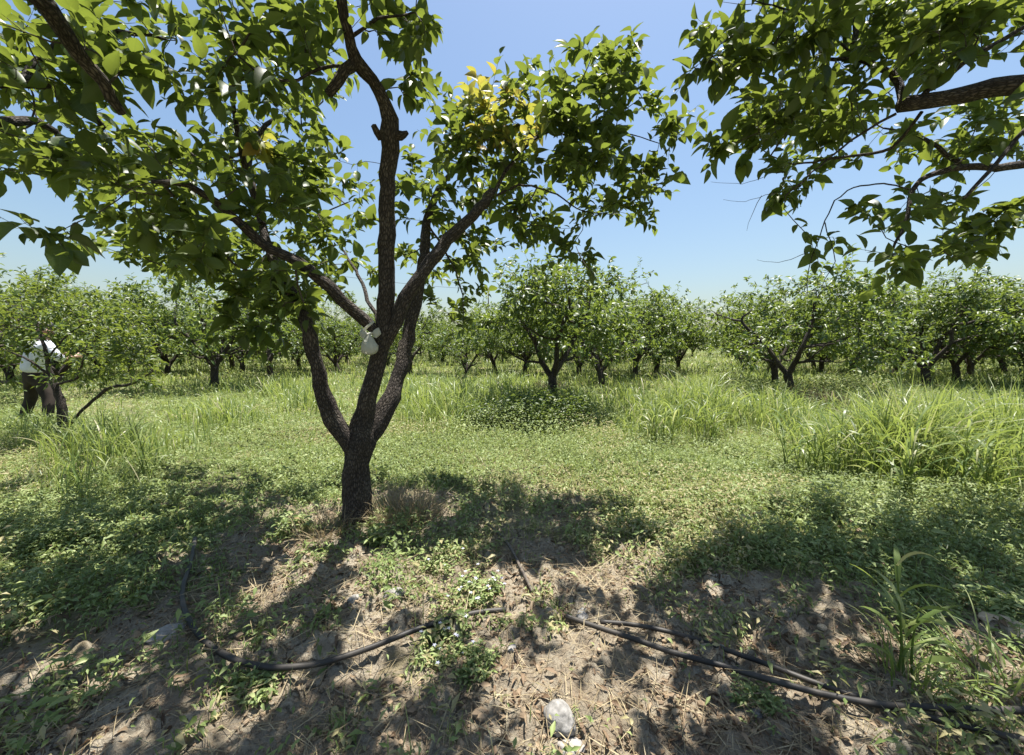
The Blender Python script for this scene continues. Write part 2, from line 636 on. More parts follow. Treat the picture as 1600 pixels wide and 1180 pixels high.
# ------------------------------------------------------------------ trees
class Grower:
    """Woody skeleton: limbs are given, twigs are grown from them to the points where shoots end."""

    def __init__(self, seed, cap=60000):
        self.rng = np.random.default_rng(seed)
        self.pos = np.zeros((cap, 3))
        self.par = np.full(cap, -1)
        self.fix = np.zeros(cap)
        self.w = np.zeros(cap)
        self.ok = np.zeros(cap, bool)
        self.n = 0
        self.paths = []
        self.limbs = []

    def limb(self, pts, rad, attach=0.3, step=0.07, jit=0.004):
        L, R = smooth_line(pts, step, jit, self.rng, rad)
        self.limbs.append((L, R))
        k = len(L)
        s = slice(self.n, self.n + k)
        self.pos[s] = L
        self.par[s] = np.arange(self.n - 1, self.n + k - 1)
        self.par[self.n] = -1
        self.fix[s] = R
        self.ok[s] = np.arange(k) >= attach * k
        self.n += k

    def reach(self, A, step=0.09, wob=0.02, sag=0.0):
        nl = self.n
        lp = self.pos[:nl][self.ok[:nl]]
        d = np.min(np.linalg.norm(A[:, None] - lp[None], axis=2), axis=1)
        self.tips = []
        for a in A[np.argsort(d)]:
            P_ = self.pos[:self.n]
            dd = np.linalg.norm(P_ - a, axis=1) + np.where(self.ok[:self.n], 0, 99) + np.where(self.fix[:self.n] > 0, 0.0, 0.04)
            j = int(np.argmin(dd))
            dist = np.linalg.norm(self.pos[j] - a)
            k = max(2, int(dist / step))
            p0 = self.pos[j]
            t0 = (a - p0)
            if self.par[j] >= 0:
                tt = p0 - self.pos[self.par[j]]
                t0 = t0 / (np.linalg.norm(t0) + 1e-6) + 0.7 * tt / (np.linalg.norm(tt) + 1e-6)
                t0 *= dist * 0.6
            t1 = (a - p0) + np.array([0, 0, (0.25 - sag) * dist])
            prev = j
            ids = [j]
            for i in range(1, k + 1):
                t = i / k
                h = (2 * t ** 3 - 3 * t * t + 1) * p0 + (t ** 3 - 2 * t * t + t) * t0 + (-2 * t ** 3 + 3 * t * t) * a + (t ** 3 - t * t) * t1
                h = h + self.rng.normal(0, wob * (0.5 if i == k else 1), 3) * min(1, dist)
                q = self.n
                self.pos[q] = h
                self.par[q] = prev
                self.ok[q] = True
                prev = q
                ids.append(q)
                self.n += 1
            self.paths.append(ids)
            self.tips.append(prev)
            q = prev
            while q >= 0:
                self.w[q] += 1
                q = self.par[q]

    def twigs(self, T, r0=0.0021, sides=5, rmax=0.03, ex=0.5):
        for ids in self.paths:
            pts = self.pos[ids]
            w = self.w[ids].copy()
            w[0] = w[1]
            r = np.minimum(r0 * np.maximum(w, 1) ** ex, rmax)
            if self.fix[ids[0]] > 0:
                r = np.minimum(r, self.fix[ids[0]] * 0.8)
            r[-1] *= 0.6
            T.add(pts, r, sides, cap=False)


def shoot_leaves(g, T, n_shoot=(1, 2), slen=(0.1, 0.24), nleaf=(5, 9), along=0.5, lsize=0.105, up=0.35, twig_r=0.0017, lspread=0.16, gap=0.055):
    """Leaves on the last part of every path and on short shoots at its end: pos, dir, normal, size, age."""
    rng = g.rng
    pos, dr, nor, sz = [], [], [], []

    def leaf(p, ax, i, s):
        ph = i * 2.4 + rng.uniform(-0.5, 0.5)
        a1 = np.cross(ax, [0, 0, 1.0])
        if np.linalg.norm(a1) < 0.2:
            a1 = np.array([1.0, 0, 0])
        a1 /= np.linalg.norm(a1)
        a2 = np.cross(ax, a1)
        side = math.cos(ph) * a1 + math.sin(ph) * a2 * 0.6
        d = ax * rng.uniform(0.35, 0.8) + side + np.array([0, 0, rng.uniform(-0.55, 0.3)])
        nn = np.array([0, 0, 1.0]) + rng.normal(0, 0.42, 3)
        pos.append(p + d / np.linalg.norm(d) * 0.008)
        dr.append(d)
        nor.append(nn)
        sz.append(s * math.exp(rng.normal(0, lspread)))
    for ids in g.paths:
        pts = g.pos[ids]
        seg = np.linalg.norm(np.diff(pts, axis=0), axis=1)
        L = seg.sum()
        s = L * (1 - along) if L > 0.25 else 0
        cum = np.concatenate([[0], np.cumsum(seg)])
        i = 0
        while s < L:
            j = min(len(pts) - 2, np.searchsorted(cum, s, 'right') - 1)
            t = (s - cum[j]) / (seg[j] + 1e-9)
            p = pts[j] * (1 - t) + pts[j + 1] * t
            ax = pts[j + 1] - pts[j]
            ax /= np.linalg.norm(ax) + 1e-9
            leaf(p, ax, i, lsize)
            i += 1
            s += gap * rng.uniform(0.6, 1.6)
        base = pts[-1]
        a0 = pts[-1] - pts[-2]
        a0 /= np.linalg.norm(a0) + 1e-9
        for k in range(rng.integers(n_shoot[0], n_shoot[1] + 1)):
            ax = a0 + rng.normal(0, 0.55, 3) + np.array([0, 0, up])
            ax /= np.linalg.norm(ax)
            ln = rng.uniform(*slen)
            nl = rng.integers(nleaf[0], nleaf[1] + 1)
            bend = rng.normal(0, 0.25, 3)
            sp = [base + ax * ln * q + bend * ln * q * q for q in (0, 0.35, 0.7, 1.0)]
            T.add(sp, [twig_r * 1.3, twig_r, twig_r * 0.8, twig_r * 0.5], 4, cap=False)
            for q in range(nl):
                tq = (q + 0.6) / nl
                p = base + ax * ln * tq + bend * ln * tq * tq
                leaf(p, ax + bend * tq, q, lsize * (0.75 + 0.4 * math.sin(tq * 2.6)))
    return np.array(pos), np.array(dr), np.array(nor), np.array(sz)


def crown_mesh(name, g, T, leaves, shape, mat, young=None, origin=(0, 0, 0), wid=1.0, mat2=None):
    pos, dr, nor, sz = leaves
    V, Q, A = place_leaves(shape, pos, dr, nor, sz, sz * wid * g.rng.uniform(0.85, 1.15, len(sz)), g.rng)
    mi = np.zeros(len(Q), int)
    if young is not None:
        per = len(shape[1])
        mi = np.repeat(np.where(young, 2, 0), per)
    tv, tq, ta = T.get()
    n0 = len(V)
    VV = np.concatenate([V, tv]) - np.array(origin)
    QQ = np.concatenate([Q, tq + n0])
    AA = np.concatenate([A, np.zeros((len(tv), 3))])
    BB = np.concatenate([np.zeros((n0, 3)), ta])
    mi = np.concatenate([mi, np.ones(len(tq), int)])
    return mesh_np(name, VV, QQ, [mat, M_TWIG, M_YOUNG], {'leaf': AA, 'bark': BB}, matidx=mi)


def pick(rng, L, ysc=1.0, ryk=1.0):
    """points scattered in blobs (px, py, Y, rx, ry, rY, n) read off the photograph, set at their own depth"""
    out = []
    for (cx, cy, Y, rx, ry, rY, n) in L:
        for _ in range(n):
            a, r = rng.uniform(0, 2 * math.pi), math.sqrt(rng.uniform(0, 1))
            y = max(0.75, Y * ysc + rng.uniform(-rY, rY) * ryk)
            out.append(P(cx + rx * r * math.cos(a), cy + ry * r * math.sin(a), y))
    return np.array([tuple(p) for p in out])


def photo_tree(name, base, limbs, attr_blobs, seed, label, young_at=None, sides=12, lsize=0.105, extra=None, bark_rough=0.1, r0=0.0021, wid=0.95, bare=None, **kw):
    g = Grower(seed)
    org = Vector((base[0], base[1], gz(base[0], base[1]) - 0.03))
    root = empty(name, org, label, 'tree')
    parts = []
    for i, (pts, rad, att, pname) in enumerate(limbs):
        g.limb(pts, rad, att)
    pieces = {}
    for (L, R), (pts, rad, att, pname) in zip(g.limbs, limbs):
        if pname == 'limb' or pname not in pieces:
            T = Tubes()
            if pname != 'limb':
                pieces[pname] = T
            parts.append((pname, T))
        else:
            T = pieces[pname]
        T.add(L - np.array(org), R, sides if R[0] > 0.02 else 7, bark_rough, u0=float(seed % 7) + len(parts))
    for pname, T in parts:
        link(pname, T.mesh(pname, M_BARK), root)
    A = pick(g.rng, attr_blobs, kw.pop('ysc', 1.0), kw.pop('ryk', 1.0))
    if extra is not None:
        A = np.concatenate([A, extra])
    g.reach(A, step=0.08, wob=0.03)
    T = Tubes()
    g.twigs(T, r0)
    if bare:
        for pts in bare:
            L = smooth_line(pts, 0.05, 0.003, g.rng)
            T.add(L, np.linspace(kw.get('bare_r', 0.0028), 0.001, len(L)), 5, cap=False)
    kw.pop('bare_r', None)
    lv = shoot_leaves(g, T, lsize=lsize, **kw)
    keep = lv[0][:, 1] > 1.15
    lv = tuple(q[keep | (lv[0][:, 2] > 2.9)] for q in lv)
    yg = None
    if young_at:
        yg = np.zeros(len(lv[0]), bool)
        px, py = to_px(lv[0][:, 0], lv[0][:, 1], lv[0][:, 2])
        for (cx, cy, r, pr) in young_at:
            yg |= (np.hypot(px - cx, py - cy) < r) & (g.rng.random(len(px)) < pr)
    me = crown_mesh(name + '_crown', g, T, lv, LEAF_NEAR, M_LEAF, yg, org, wid)
    link('crown', me, root)
    return root


# the persimmon tree in the middle of the picture
main_limbs = [
    ([P(554, 872, 3.05), P(556, 840, 3.08), P(557, 790, 3.1), P(558, 740, 3.12), P(562, 690, 3.12), P(568, 655, 3.12), P(575, 620, 3.1),
      P(588, 570, 3.08), P(598, 520, 3.05), P(603, 460, 3.02), P(604, 400, 3.0), P(605, 330, 2.95), P(607, 260, 2.9), P(611, 210, 2.85),
      P(602, 165, 2.8), P(583, 125, 2.7), P(555, 95, 2.6), P(543, 50, 2.5), P(534, 0, 2.4), P(520, -80, 2.3), P(500, -200, 2.2)],
     [.175, .14, .112, .106, .114, .095, .078, .076, .074, .070, .068, .066, .066, .078, .055, .048, .046, .038, .034, .028, .015], 0.62, 'trunk'),
    ([P(560, 715, 3.1), P(540, 685, 3.08), P(520, 655, 3.05), P(505, 615, 3.0), P(495, 570, 2.95), P(483, 520, 2.9), P(470, 480, 3.0),
      P(452, 450, 3.1), P(425, 400, 3.2), P(405, 340, 3.3), P(380, 250, 3.2), P(360, 140, 3.0)],
     [.06, .085, .08, .068, .062, .06, .055, .048, .04, .034, .026, .014], 0.6, 'limb'),
    ([P(568, 700, 3.14), P(585, 670, 3.2), P(607, 632, 3.3), P(622, 590, 3.4), P(634, 540, 3.5), P(645, 490, 3.6), P(656, 440, 3.7),
      P(664, 390, 3.85), P(668, 340, 4.0), P(690, 290, 4.1), P(720, 250, 4.1)],
     [.07, .095, .09, .078, .075, .07, .066, .058, .045, .03, .016], 0.6, 'limb'),
    ([P(592, 560, 3.07), P(612, 515, 3.05), P(634, 468, 3.06), P(664, 420, 3.1), P(700, 375, 3.17), P(740, 335, 3.25), P(772, 300, 3.35)],
     [.04, .058, .062, .06, .056, .05, .046], 0.6, 'limb'),
    ([P(598, 530, 3.03), P(570, 500, 2.98), P(535, 468, 2.9), P(500, 435, 2.82), P(465, 410, 2.75), P(420, 388, 2.65), P(380, 355, 2.55),
      P(340, 318, 2.45), P(295, 290, 2.35), P(240, 284, 2.25)],
     [.04, .052, .048, .046, .042, .036, .032, .028, .024, .014], 0.4, 'limb'),
    ([P(556, 96, 2.6), P(540, 112, 2.58), P(515, 148, 2.55)], [.04, .042, .03], 2, 'limb'),
    ([P(604, 205, 2.86), P(592, 212, 2.84), P(584, 196, 2.8)], [.04, .034, .022], 2, 'limb'),
    ([P(612, 212, 2.86), P(628, 212, 2.84), P(636, 206, 2.84)], [.045, .034, .016], 2, 'limb'),
    ([P(772, 302, 3.35), P(800, 255, 3.45), P(840, 215, 3.55), P(900, 200, 3.65), P(960, 205, 3.7), P(1030, 222, 3.7)], [.02, .016, .013, .01, .007, .004], 0.1, 'limb'),
    ([P(768, 310, 3.33), P(810, 290, 3.5), P(860, 300, 3.7), P(910, 330, 3.8), P(955, 335, 3.8)], [.014, .012, .009, .007, .004], 0.1, 'limb'),
    ([P(790, 268, 3.4), P(850, 200, 3.6), P(900, 140, 3.7), P(930, 80, 3.7)], [.014, .011, .008, .004], 0.1, 'limb'),
    ([P(547, 105, 2.6), P(500, 105, 2.55), P(465, 125, 2.5), P(420, 120, 2.4), P(370, 85, 2.3)], [.014, .012, .01, .008, .005], 0.1, 'limb'),
    ([P(592, 545, 3.06), P(590, 500, 3.2), P(575, 470, 3.3), P(560, 430, 3.5), P(520, 370, 3.9)], [.02, .022, .02, .016, .008], 0.5, 'limb'),
    ([P(410, 350, 3.28), P(395, 290, 3.4), P(390, 240, 3.5), P(425, 190, 3.6), P(470, 200, 3.7)], [.03, .03, .028, .02, .01], 0.1, 'limb'),
    ([P(545, 60, 2.52), P(590, 30, 2.5), P(650, 20, 2.5)], [.015, .01, .005], 0.1, 'limb'),
    ([P(668, 350, 3.85), P(700, 400, 3.9), P(720, 450, 3.9), P(725, 500, 3.9)], [.014, .011, .008, .004], 0.2, 'limb'),
]
for _i, _l in enumerate(main_limbs):
    main_limbs[_i] = (_l[0], [q * (.84 if (_i or k > 4) else 1) for k, q in enumerate(_l[1])], _l[2], _l[3])
main_blobs = [
    (230, 230, 3.1, 120, 70, .9, 16), (330, 130, 2.9, 110, 70, .7, 13), (430, 60, 2.5, 90, 55, .5, 13), (190, 330, 3.2, 90, 45, .9, 20),
    (330, 310, 3.2, 120, 60, .9, 30), (450, 230, 3.8, 90, 80, 1.0, 30), (400, 400, 4.2, 120, 40, .9, 30), (300, 395, 4.2, 110, 30, .9, 20), (180, 390, 4.6, 80, 20, .5, 9),
    (520, 330, 4.2, 60, 60, .9, 18), (470, 130, 3.6, 60, 50, .8, 10), (480, 440, 4.2, 60, 25, .8, 8), (425, 450, 2.8, 60, 35, .3, 13), (395, 500, 2.9, 40, 22, .2, 4), (330, 370, 2.5, 70, 40, .3, 8), (62, 358, 2.0, 35, 10, .05, 2), (350, 450, 4.8, 90, 20, .4, 8),
    (640, 60, 2.7, 40, 55, .3, 7), (650, 140, 2.9, 30, 25, .2, 3), (560, 30, 2.6, 80, 30, .3, 5),
    (760, 200, 3.8, 80, 50, .5, 29), (860, 225, 3.8, 95, 55, .6, 40), (945, 105, 3.7, 45, 50, .3, 17), (920, 180, 3.8, 60, 60, .5, 24),
    (975, 300, 3.8, 50, 55, .4, 17), (860, 325, 4.0, 85, 50, .6, 28), (720, 300, 4.2, 70, 50, .6, 22), (650, 300, 4.3, 40, 60, .5, 6),
    (700, 390, 4.4, 80, 35, .5, 13), (1040, 215, 3.7, 30, 14, .1, 5), (985, 160, 3.7, 25, 40, .2, 5), (800, 140, 3.8, 35, 25, .3, 4), (880, 395, 3.6, 40, 20, .2, 3),
    (620, 430, 4.6, 90, 50, .4, 8), (715, 480, 4.5, 45, 45, .3, 7),
    (480, -130, 2.3, 260, 90, .6, 26), (450, -350, 1.9, 350, 160, .6, 30), (760, -160, 2.6, 150, 60, .5, 8), (650, -420, 1.8, 200, 120, .4, 16)]
photo_tree('persimmon_tree', (P(556, 850, 3.08).x, 3.08), main_limbs, main_blobs, 11,
           'large dark-barked persimmon tree forking low, with a white bag in its fork',
           young_at=[(748, 140, 45, 0.95), (812, 185, 48, 0.6), (770, 220, 35, .4), (410, 225, 18, 0.9)], n_shoot=(1, 3), lsize=.088, lspread=.26, gap=.048, sides=20, bark_rough=0.17,
           bare=[[P(900, 385, 2.7), P(912, 410, 2.6), P(935, 440, 2.55), P(945, 470, 2.5)]])

# overhanging tree whose trunk stands outside the picture on the left
left_limbs = [
    ([Vector((-3.5, 1.3, -0.1)), Vector((-3.45, 1.32, 0.4)), Vector((-3.3, 1.35, 0.9)), Vector((-3.0, 1.4, 1.5))], [.14, .12, .12, .09], 2, 'trunk'),
    ([Vector((-3.05, 1.4, 1.4)), Vector((-2.7, 1.4, 2.1)), P(-60, -60, 1.5), P(40, -20, 1.6), P(90, 32, 1.75), P(125, 85, 1.9), P(160, 130, 2.0), P(190, 178, 2.1)],
     [.06, .052, .044, .036, .034, .032, .028, .02], 0.4, 'limb'),
    ([Vector((-3.1, 1.4, 1.35)), Vector((-3.2, 1.9, 1.9)), P(-60, 150, 2.3), P(50, 128, 2.4), P(110, 150, 2.5), P(160, 200, 2.6)], [.06, .05, .04, .034, .028, .016], 0.5, 'limb'),
    ([Vector((-3.2, 1.3, 1.2)), Vector((-3.6, 1.6, 2.0)), Vector((-3.4, 2.2, 2.6)), P(60, 190, 3.0), P(100, 230, 3.1)], [.06, .05, .04, .028, .016], 0.4, 'limb'),
    ([P(40, 128, 2.4), P(90, 70, 2.5), P(180, 50, 2.6), P(260, 60, 2.7)], [.025, .02, .015, .008], 0.1, 'limb'),
    ([Vector((-2.7, 1.4, 2.1)), Vector((-2.4, 0.9, 2.6)), Vector((-1.9, 0.6, 2.9))], [.04, .03, .014], 0.3, 'limb'),
]
photo_tree('persimmon_tree', (-3.5, 1.3), left_limbs, [
    (60, 50, 2.4, 100, 80, .6, 17), (80, 190, 3.0, 110, 70, .6, 21), (190, 50, 2.8, 90, 60, .6, 11), (60, 245, 3.0, 70, 35, .5, 11), (110, 120, 2.5, 100, 60, .4, 13),
    (-200, 100, 2.2, 180, 200, .6, 36), (50, -220, 1.5, 350, 150, .6, 34)], 23,
    'dark leafy tree overhanging the upper left corner with no trunk in view', n_shoot=(1, 3), lsize=0.085, lspread=.26)

# overhanging tree whose trunk stands outside the picture on the right
def PR(px, py, Y):
    return P(px, py, Y * 1.28)


R_ = [
    ([Vector((4.9, 2.5, -0.1)), Vector((4.87, 2.5, 0.4)), Vector((4.75, 2.55, 1.0)), Vector((4.5, 2.6, 1.7))], [.15, .13, .125, .1], 2, 'trunk'),
    ([Vector((4.55, 2.6, 1.65)), Vector((4.25, 2.62, 2.5)), PR(1700, 125, 2.08), PR(1600, 132, 2.15), PR(1545, 138, 2.2), PR(1500, 150, 2.25), PR(1455, 158, 2.28), PR(1408, 164, 2.3)],
     [.09, .075, .066, .060, .058, .054, .05, .05], 0.6, 'limb'),
    ([PR(1412, 165, 2.3), PR(1405, 130, 2.35), PR(1375, 105, 2.4), PR(1330, 90, 2.45), PR(1280, 92, 2.5), PR(1200, 90, 2.5)], [.03, .024, .02, .016, .01, .005], 0.1, 'limb'),
    ([PR(1430, 160, 2.28), PR(1490, 110, 2.25), PR(1570, 60, 2.2), PR(1640, 20, 2.15)], [.02, .018, .016, .012], 0.1, 'limb'),
    ([Vector((4.65, 2.6, 1.4)), Vector((4.6, 3.1, 2.05)), PR(1640, 268, 2.7), PR(1560, 262, 2.72), PR(1500, 262, 2.72), PR(1450, 275, 2.7), PR(1425, 300, 2.65), PR(1418, 340, 2.6), PR(1395, 392, 2.55)],
     [.07, .05, .036, .03, .026, .02, .018, .015, .008], 0.5, 'limb'),
    ([PR(1505, 262, 2.72), PR(1480, 240, 2.75), PR(1440, 215, 2.8), PR(1380, 200, 2.9)], [.022, .018, .013, .007], 0.1, 'limb'),
    ([PR(1440, 175, 2.32), PR(1395, 230, 2.5), PR(1340, 243, 2.55), PR(1290, 250, 2.6), PR(1240, 257, 2.6)], [.012, .012, .011, .009, .006], 0.1, 'limb'),
    ([PR(1400, 178, 2.32), PR(1330, 220, 2.4), PR(1270, 270, 2.4), PR(1228, 305, 2.4)], [.01, .008, .006, .006], 0.1, 'limb'),
    ([PR(1640, 172, 2.0), PR(1600, 205, 1.98), PR(1555, 258, 1.96), PR(1507, 310, 1.95)], [.013, .013, .012, .010], 2, 'limb'),
    ([PR(1420, 296, 2.65), PR(1380, 287, 2.6), PR(1335, 293, 2.55), PR(1305, 315, 2.5), PR(1290, 345, 2.45), PR(1275, 385, 2.42), PR(1264, 420, 2.4), PR(1262, 460, 2.4)],
     [.006, .006, .0055, .005, .0045, .0035, .003, .002], 2, 'limb'),
    ([PR(1289, 348, 2.45), PR(1298, 375, 2.42), PR(1304, 410, 2.4), PR(1290, 435, 2.38), PR(1275, 465, 2.36)], [.004, .0035, .003, .0025, .0015], 2, 'limb'),
    ([PR(1340, 90, 2.45), PR(1300, 60, 2.4), PR(1240, 20, 2.3), PR(1180, 0, 2.3)], [.01, .008, .006, .004], 0.1, 'limb'),
    ([Vector((4.5, 2.6, 1.7)), Vector((3.6, 2.2, 2.9)), Vector((2.4, 1.7, 3.4)), Vector((1.4, 1.6, 3.6)), Vector((.6, 1.6, 3.7))], [.06, .05, .04, .025, .012], 0.3, 'limb'),
    ([PR(1330, 90, 2.45), PR(1340, 0, 2.4), PR(1330, -120, 2.3), PR(1300, -250, 2.2)], [.02, .018, .014, .008], 0.2, 'limb'),
]
photo_tree('persimmon_tree', (4.9, 2.5), R_, [
    (1180, 70, 2.3, 70, 45, .3, 13), (1115, 95, 2.2, 30, 28, .1, 5), (1290, 50, 2.4, 100, 50, .5, 24), (1400, 70, 2.5, 110, 60, .5, 24), (1250, 165, 2.6, 100, 35, .4, 22),
    (1125, 228, 2.4, 22, 15, .1, 3), (1200, 210, 2.5, 60, 35, .2, 9), (1330, 215, 2.9, 110, 50, .5, 22), (1520, 50, 2.3, 90, 55, .5, 22), (1530, 215, 2.8, 80, 50, .5, 20),
    (1240, 280, 2.5, 35, 15, .2, 4), (1470, 325, 2.6, 90, 30, .4, 9), (1440, 400, 2.45, 75, 18, .3, 9), (1560, 350, 2.8, 60, 30, .3, 9), (1270, 375, 2.42, 6, 4, .05, 1),
    (1303, 372, 2.42, 8, 5, .05, 1), (1355, 335, 2.5, 25, 10, .1, 2),
    (1760, 120, 2.3, 140, 250, .7, 34), (1350, -130, 1.7, 330, 90, .5, 30), (1250, -80, 2.2, 380, 45, .4, 30), (1200, -420, 1.3, 420, 220, .5, 56), (900, -380, 1.5, 150, 120, .4, 16)], 37,
    'tree overhanging the upper right corner from a thick bare limb', n_shoot=(1, 3), sides=14, lsize=0.092, lspread=.26, gap=.048, ysc=1.28,
    bare=[[PR(1228, 300, 2.5), PR(1195, 305, 2.45), PR(1165, 315, 2.4), PR(1130, 312, 2.4)], [PR(1190, 306, 2.45), PR(1178, 330, 2.45), PR(1167, 360, 2.45)],
          [PR(1262, 395, 2.42), PR(1235, 405, 2.4), PR(1215, 411, 2.4), PR(1183, 406, 2.4)], [PR(1240, 255, 2.6), PR(1170, 285, 2.5), PR(1110, 285, 2.45)],
          [PR(1390, 400, 2.5), PR(1365, 408, 2.5), PR(1330, 408, 2.5)], [PR(1190, 5, 2.3), PR(1160, 8, 2.3), PR(1120, 2, 2.3)],
          [PR(1470, 300, 2.6), PR(1500, 360, 2.6), PR(1510, 400, 2.6), PR(1490, 430, 2.55)]])


# ------------------------------------------------------------------ the orchard behind: a few kinds of tree, copied
def orchard_proto(seed, R=1.9, H=3.3, bot=1.05, nclump=36, per=17, leafs=0.11, fk=None):
    g = Grower(seed)
    rng = g.rng
    fork = fk or rng.uniform(0.35, 0.7)
    lean = rng.normal(0, 0.07, 2)
    T0 = Tubes()
    g.limb([Vector((0, 0, -0.1)), Vector((lean[0] * .5, lean[1] * .5, fork * .5)), Vector((lean[0], lean[1], fork))], [.12, .10, .105], 2, 0.08)
    k = rng.integers(3, 5)
    a0 = rng.uniform(0, 6.28)
    top = np.array([lean[0], lean[1], fork - 0.04])
    for i in range(k):
        a = a0 + i * 6.283 / k + rng.normal(0, 0.25)
        d = np.array([math.cos(a), math.sin(a), 0])
        s = rng.uniform(0.7, 1.15)
        p1 = top + d * 0.28 * s + [0, 0, 0.35]
        p2 = top + d * 0.62 * s + [0, 0, 0.85] + rng.normal(0, .06, 3)
        p3 = top + d * 0.95 * s + [0, 0, 1.35] + rng.normal(0, .1, 3)
        p4 = top + d * 1.2 * s + [0, 0, 2.0] + rng.normal(0, .12, 3)
        g.limb([top, p1, p2, p3, p4], [.07, .062, .05, .036, .016], 0.3, 0.1, 0.008)
        for q in range(3):
            a2 = a + rng.normal(0, 0.9)
            d2 = np.array([math.cos(a2), math.sin(a2), rng.uniform(0.0, 0.5)])
            s2 = [p1, p2, p3][q]
            g.limb([s2, s2 + d2 * 0.45 + rng.normal(0, .04, 3), s2 + d2 * 0.95 + [0, 0, rng.uniform(-.05, .3)]], [.034, .026, .012], 0.2, 0.1, 0.01)
    for L, Rr in g.limbs:
        T0.add(L, Rr, 7, 0.08)
    A = []
    for _ in range(nclump):
        a, r = rng.uniform(0, 6.28), R * math.sqrt(rng.uniform(0.03, 1))
        topz = H - (H - bot) * 0.55 * (r / R) ** 2.2 + rng.normal(0, 0.12)
        lowz = bot + 0.25 * (1 - r / R)
        z = lowz + (topz - lowz) * rng.uniform(0.05, 1) ** 0.75
        c = np.array([r * math.cos(a), r * math.sin(a), z])
        A.append(c + rng.normal(0, 1, (per, 3)) * np.array([0.27, 0.27, 0.19]))
    A = np.concatenate(A)
    g.reach(A, 0.16, 0.05)
    T = Tubes()
    g.twigs(T, 0.0026, 3, 0.025)
    lv = shoot_leaves(g, T, n_shoot=(1, 1), slen=(0.12, 0.28), nleaf=(6, 9), along=0.45, lsize=leafs, twig_r=0.002, gap=0.075)
    cm = crown_mesh('orchard_crown', g, T, lv, LEAF_MID, M_LEAF_FAR, None, (0, 0, 0), 0.95)
    return T0.mesh('orchard_trunk', M_BARK), cm


PROTOS = [orchard_proto(100 + i, bot=.85, R=[2.1, 2.25, 2.35, 2.15, 2.2, 2.4][i], H=[3.65, 3.4, 3.8, 3.5, 3.3, 3.7][i]) for i in range(6)]
PROTOS.append(orchard_proto(117, R=1.65, H=3.75, bot=1.3, nclump=38, per=17, fk=.85))


def orchard_tree(x, y, k, rz, s, label, group=None, sz=1.0):
    root = empty('orchard_tree', (x, y, gz(x, y) - 0.02), label, 'tree', group, rz, s)
    root.scale = (s, s, s * sz)
    tm, cm = PROTOS[k % len(PROTOS)]
    link('trunk', tm, root)
    link('crown', cm, root)
    return root


NAMED = [  # base px, py, prototype, turn, scale, label
    (335, 606, 0, .3, 1.1, 'persimmon tree with spreading dark limbs behind the pruned clearing, right of the person'),
    (424, 590, 1, 1.9, 1.05, 'tree with a thick leaning trunk seen just left of the big tree'),
    (152, 592, 2, .7, 1.1, 'tree with a bushy top standing behind the person and the low tree'),
    (20, 600, 3, 2.2, 1.05, 'tree at the picture edge behind the person, cut off by the frame'),
    (468, 578, 4, 4.2, 1.1, 'slim tree far behind the left fork of the big tree'),
    (865, 640, 6, 2.5, .93, 'rounded orchard tree in tall grass at the centre of the picture'),
    (942, 606, 5, 1.0, 1.0, 'tree with a V-shaped fork just behind the central round tree'),
    (992, 590, 0, 3.6, 1.1, 'tall-topped tree behind the V-forked tree'),
    (1060, 580, 3, 5.0, 1.0, 'tree at the right end of the central clump beside the sky gap'),
    (1238, 622, 1, .2, .98, 'spreading tree with a leaning limb among the tall weeds right of the gap'),
    (1330, 588, 4, 1.5, 1.05, 'tree with many thin stems directly behind the leaning-limb tree'),
    (1515, 592, 5, 2.8, 1.05, 'squat many-stemmed tree on the shaded grass near the right side'),
    (1618, 590, 0, 4.4, 1.1, 'tree at the right picture edge with its limb bent over the grass'),
    (1160, 572, 2, 1.2, 1.0, 'small looking tree immediately right of the sky gap'),
    (727, 590, 3, 3.3, .72, 'young slim-stemmed tree in grass just right of the big tree'),
    (1395, 584, 2, 5.5, 1.12, 'dense tree between the many-stemmed pair, its trunk dark under the crown'),
    (1450, 580, 3, .9, 1.1, 'tree with low crown just left of the squat many-stemmed tree'),
    (1283, 582, 0, 2.9, 1.12, 'tree crowded behind the right half of the leaning-limb tree'),
    (1200, 584, 5, 3.9, 1.05, 'tree peeping out behind the left half of the leaning-limb tree'),
    (1570, 583, 1, 5.9, 1.15, 'full-crowned tree close behind the squat many-stemmed tree'),
    (905, 588, 3, 1.7, 1.1, 'tree filling the space behind the rounded centre tree'),
    (1025, 585, 4, .4, 1.15, 'tree with feathery top between the tall-topped tree and the gap'),
    (820, 584, 0, 5.2, 1.05, 'tree behind the left half of the rounded centre tree'),
    (775, 580, 5, 2.0, 1.05, 'tree below the distant power pole'),
    (260, 586, 3, 4.6, 1.12, 'tree filling the gap beside the tree with spreading dark limbs'),
    (205, 582, 4, 3.1, 1.15, 'tall tree seen above the low sprouting tree'),
    (90, 585, 1, .1, 1.2, 'dense tree right behind the cap of the standing person'),
    (380, 582, 5, 1.4, 1.1, 'dark tree between the spreading tree and the leaning trunk'),
    (530, 580, 2, 2.8, 1.1, 'tree seen in the fork between the left stem and the big trunk'),
    (640, 586, 1, 2.4, 1.0, 'tree glimpsed between the two main stems of the big tree'),
]
taken = []
for (px, py, k, rz, s, lab) in NAMED:
    x, y = Gxy(px, py)
    taken.append((x, y))
    orchard_tree(x, y, k, rz, s * 1.08, lab)
rng = np.random.default_rng(5)
nfar = 0
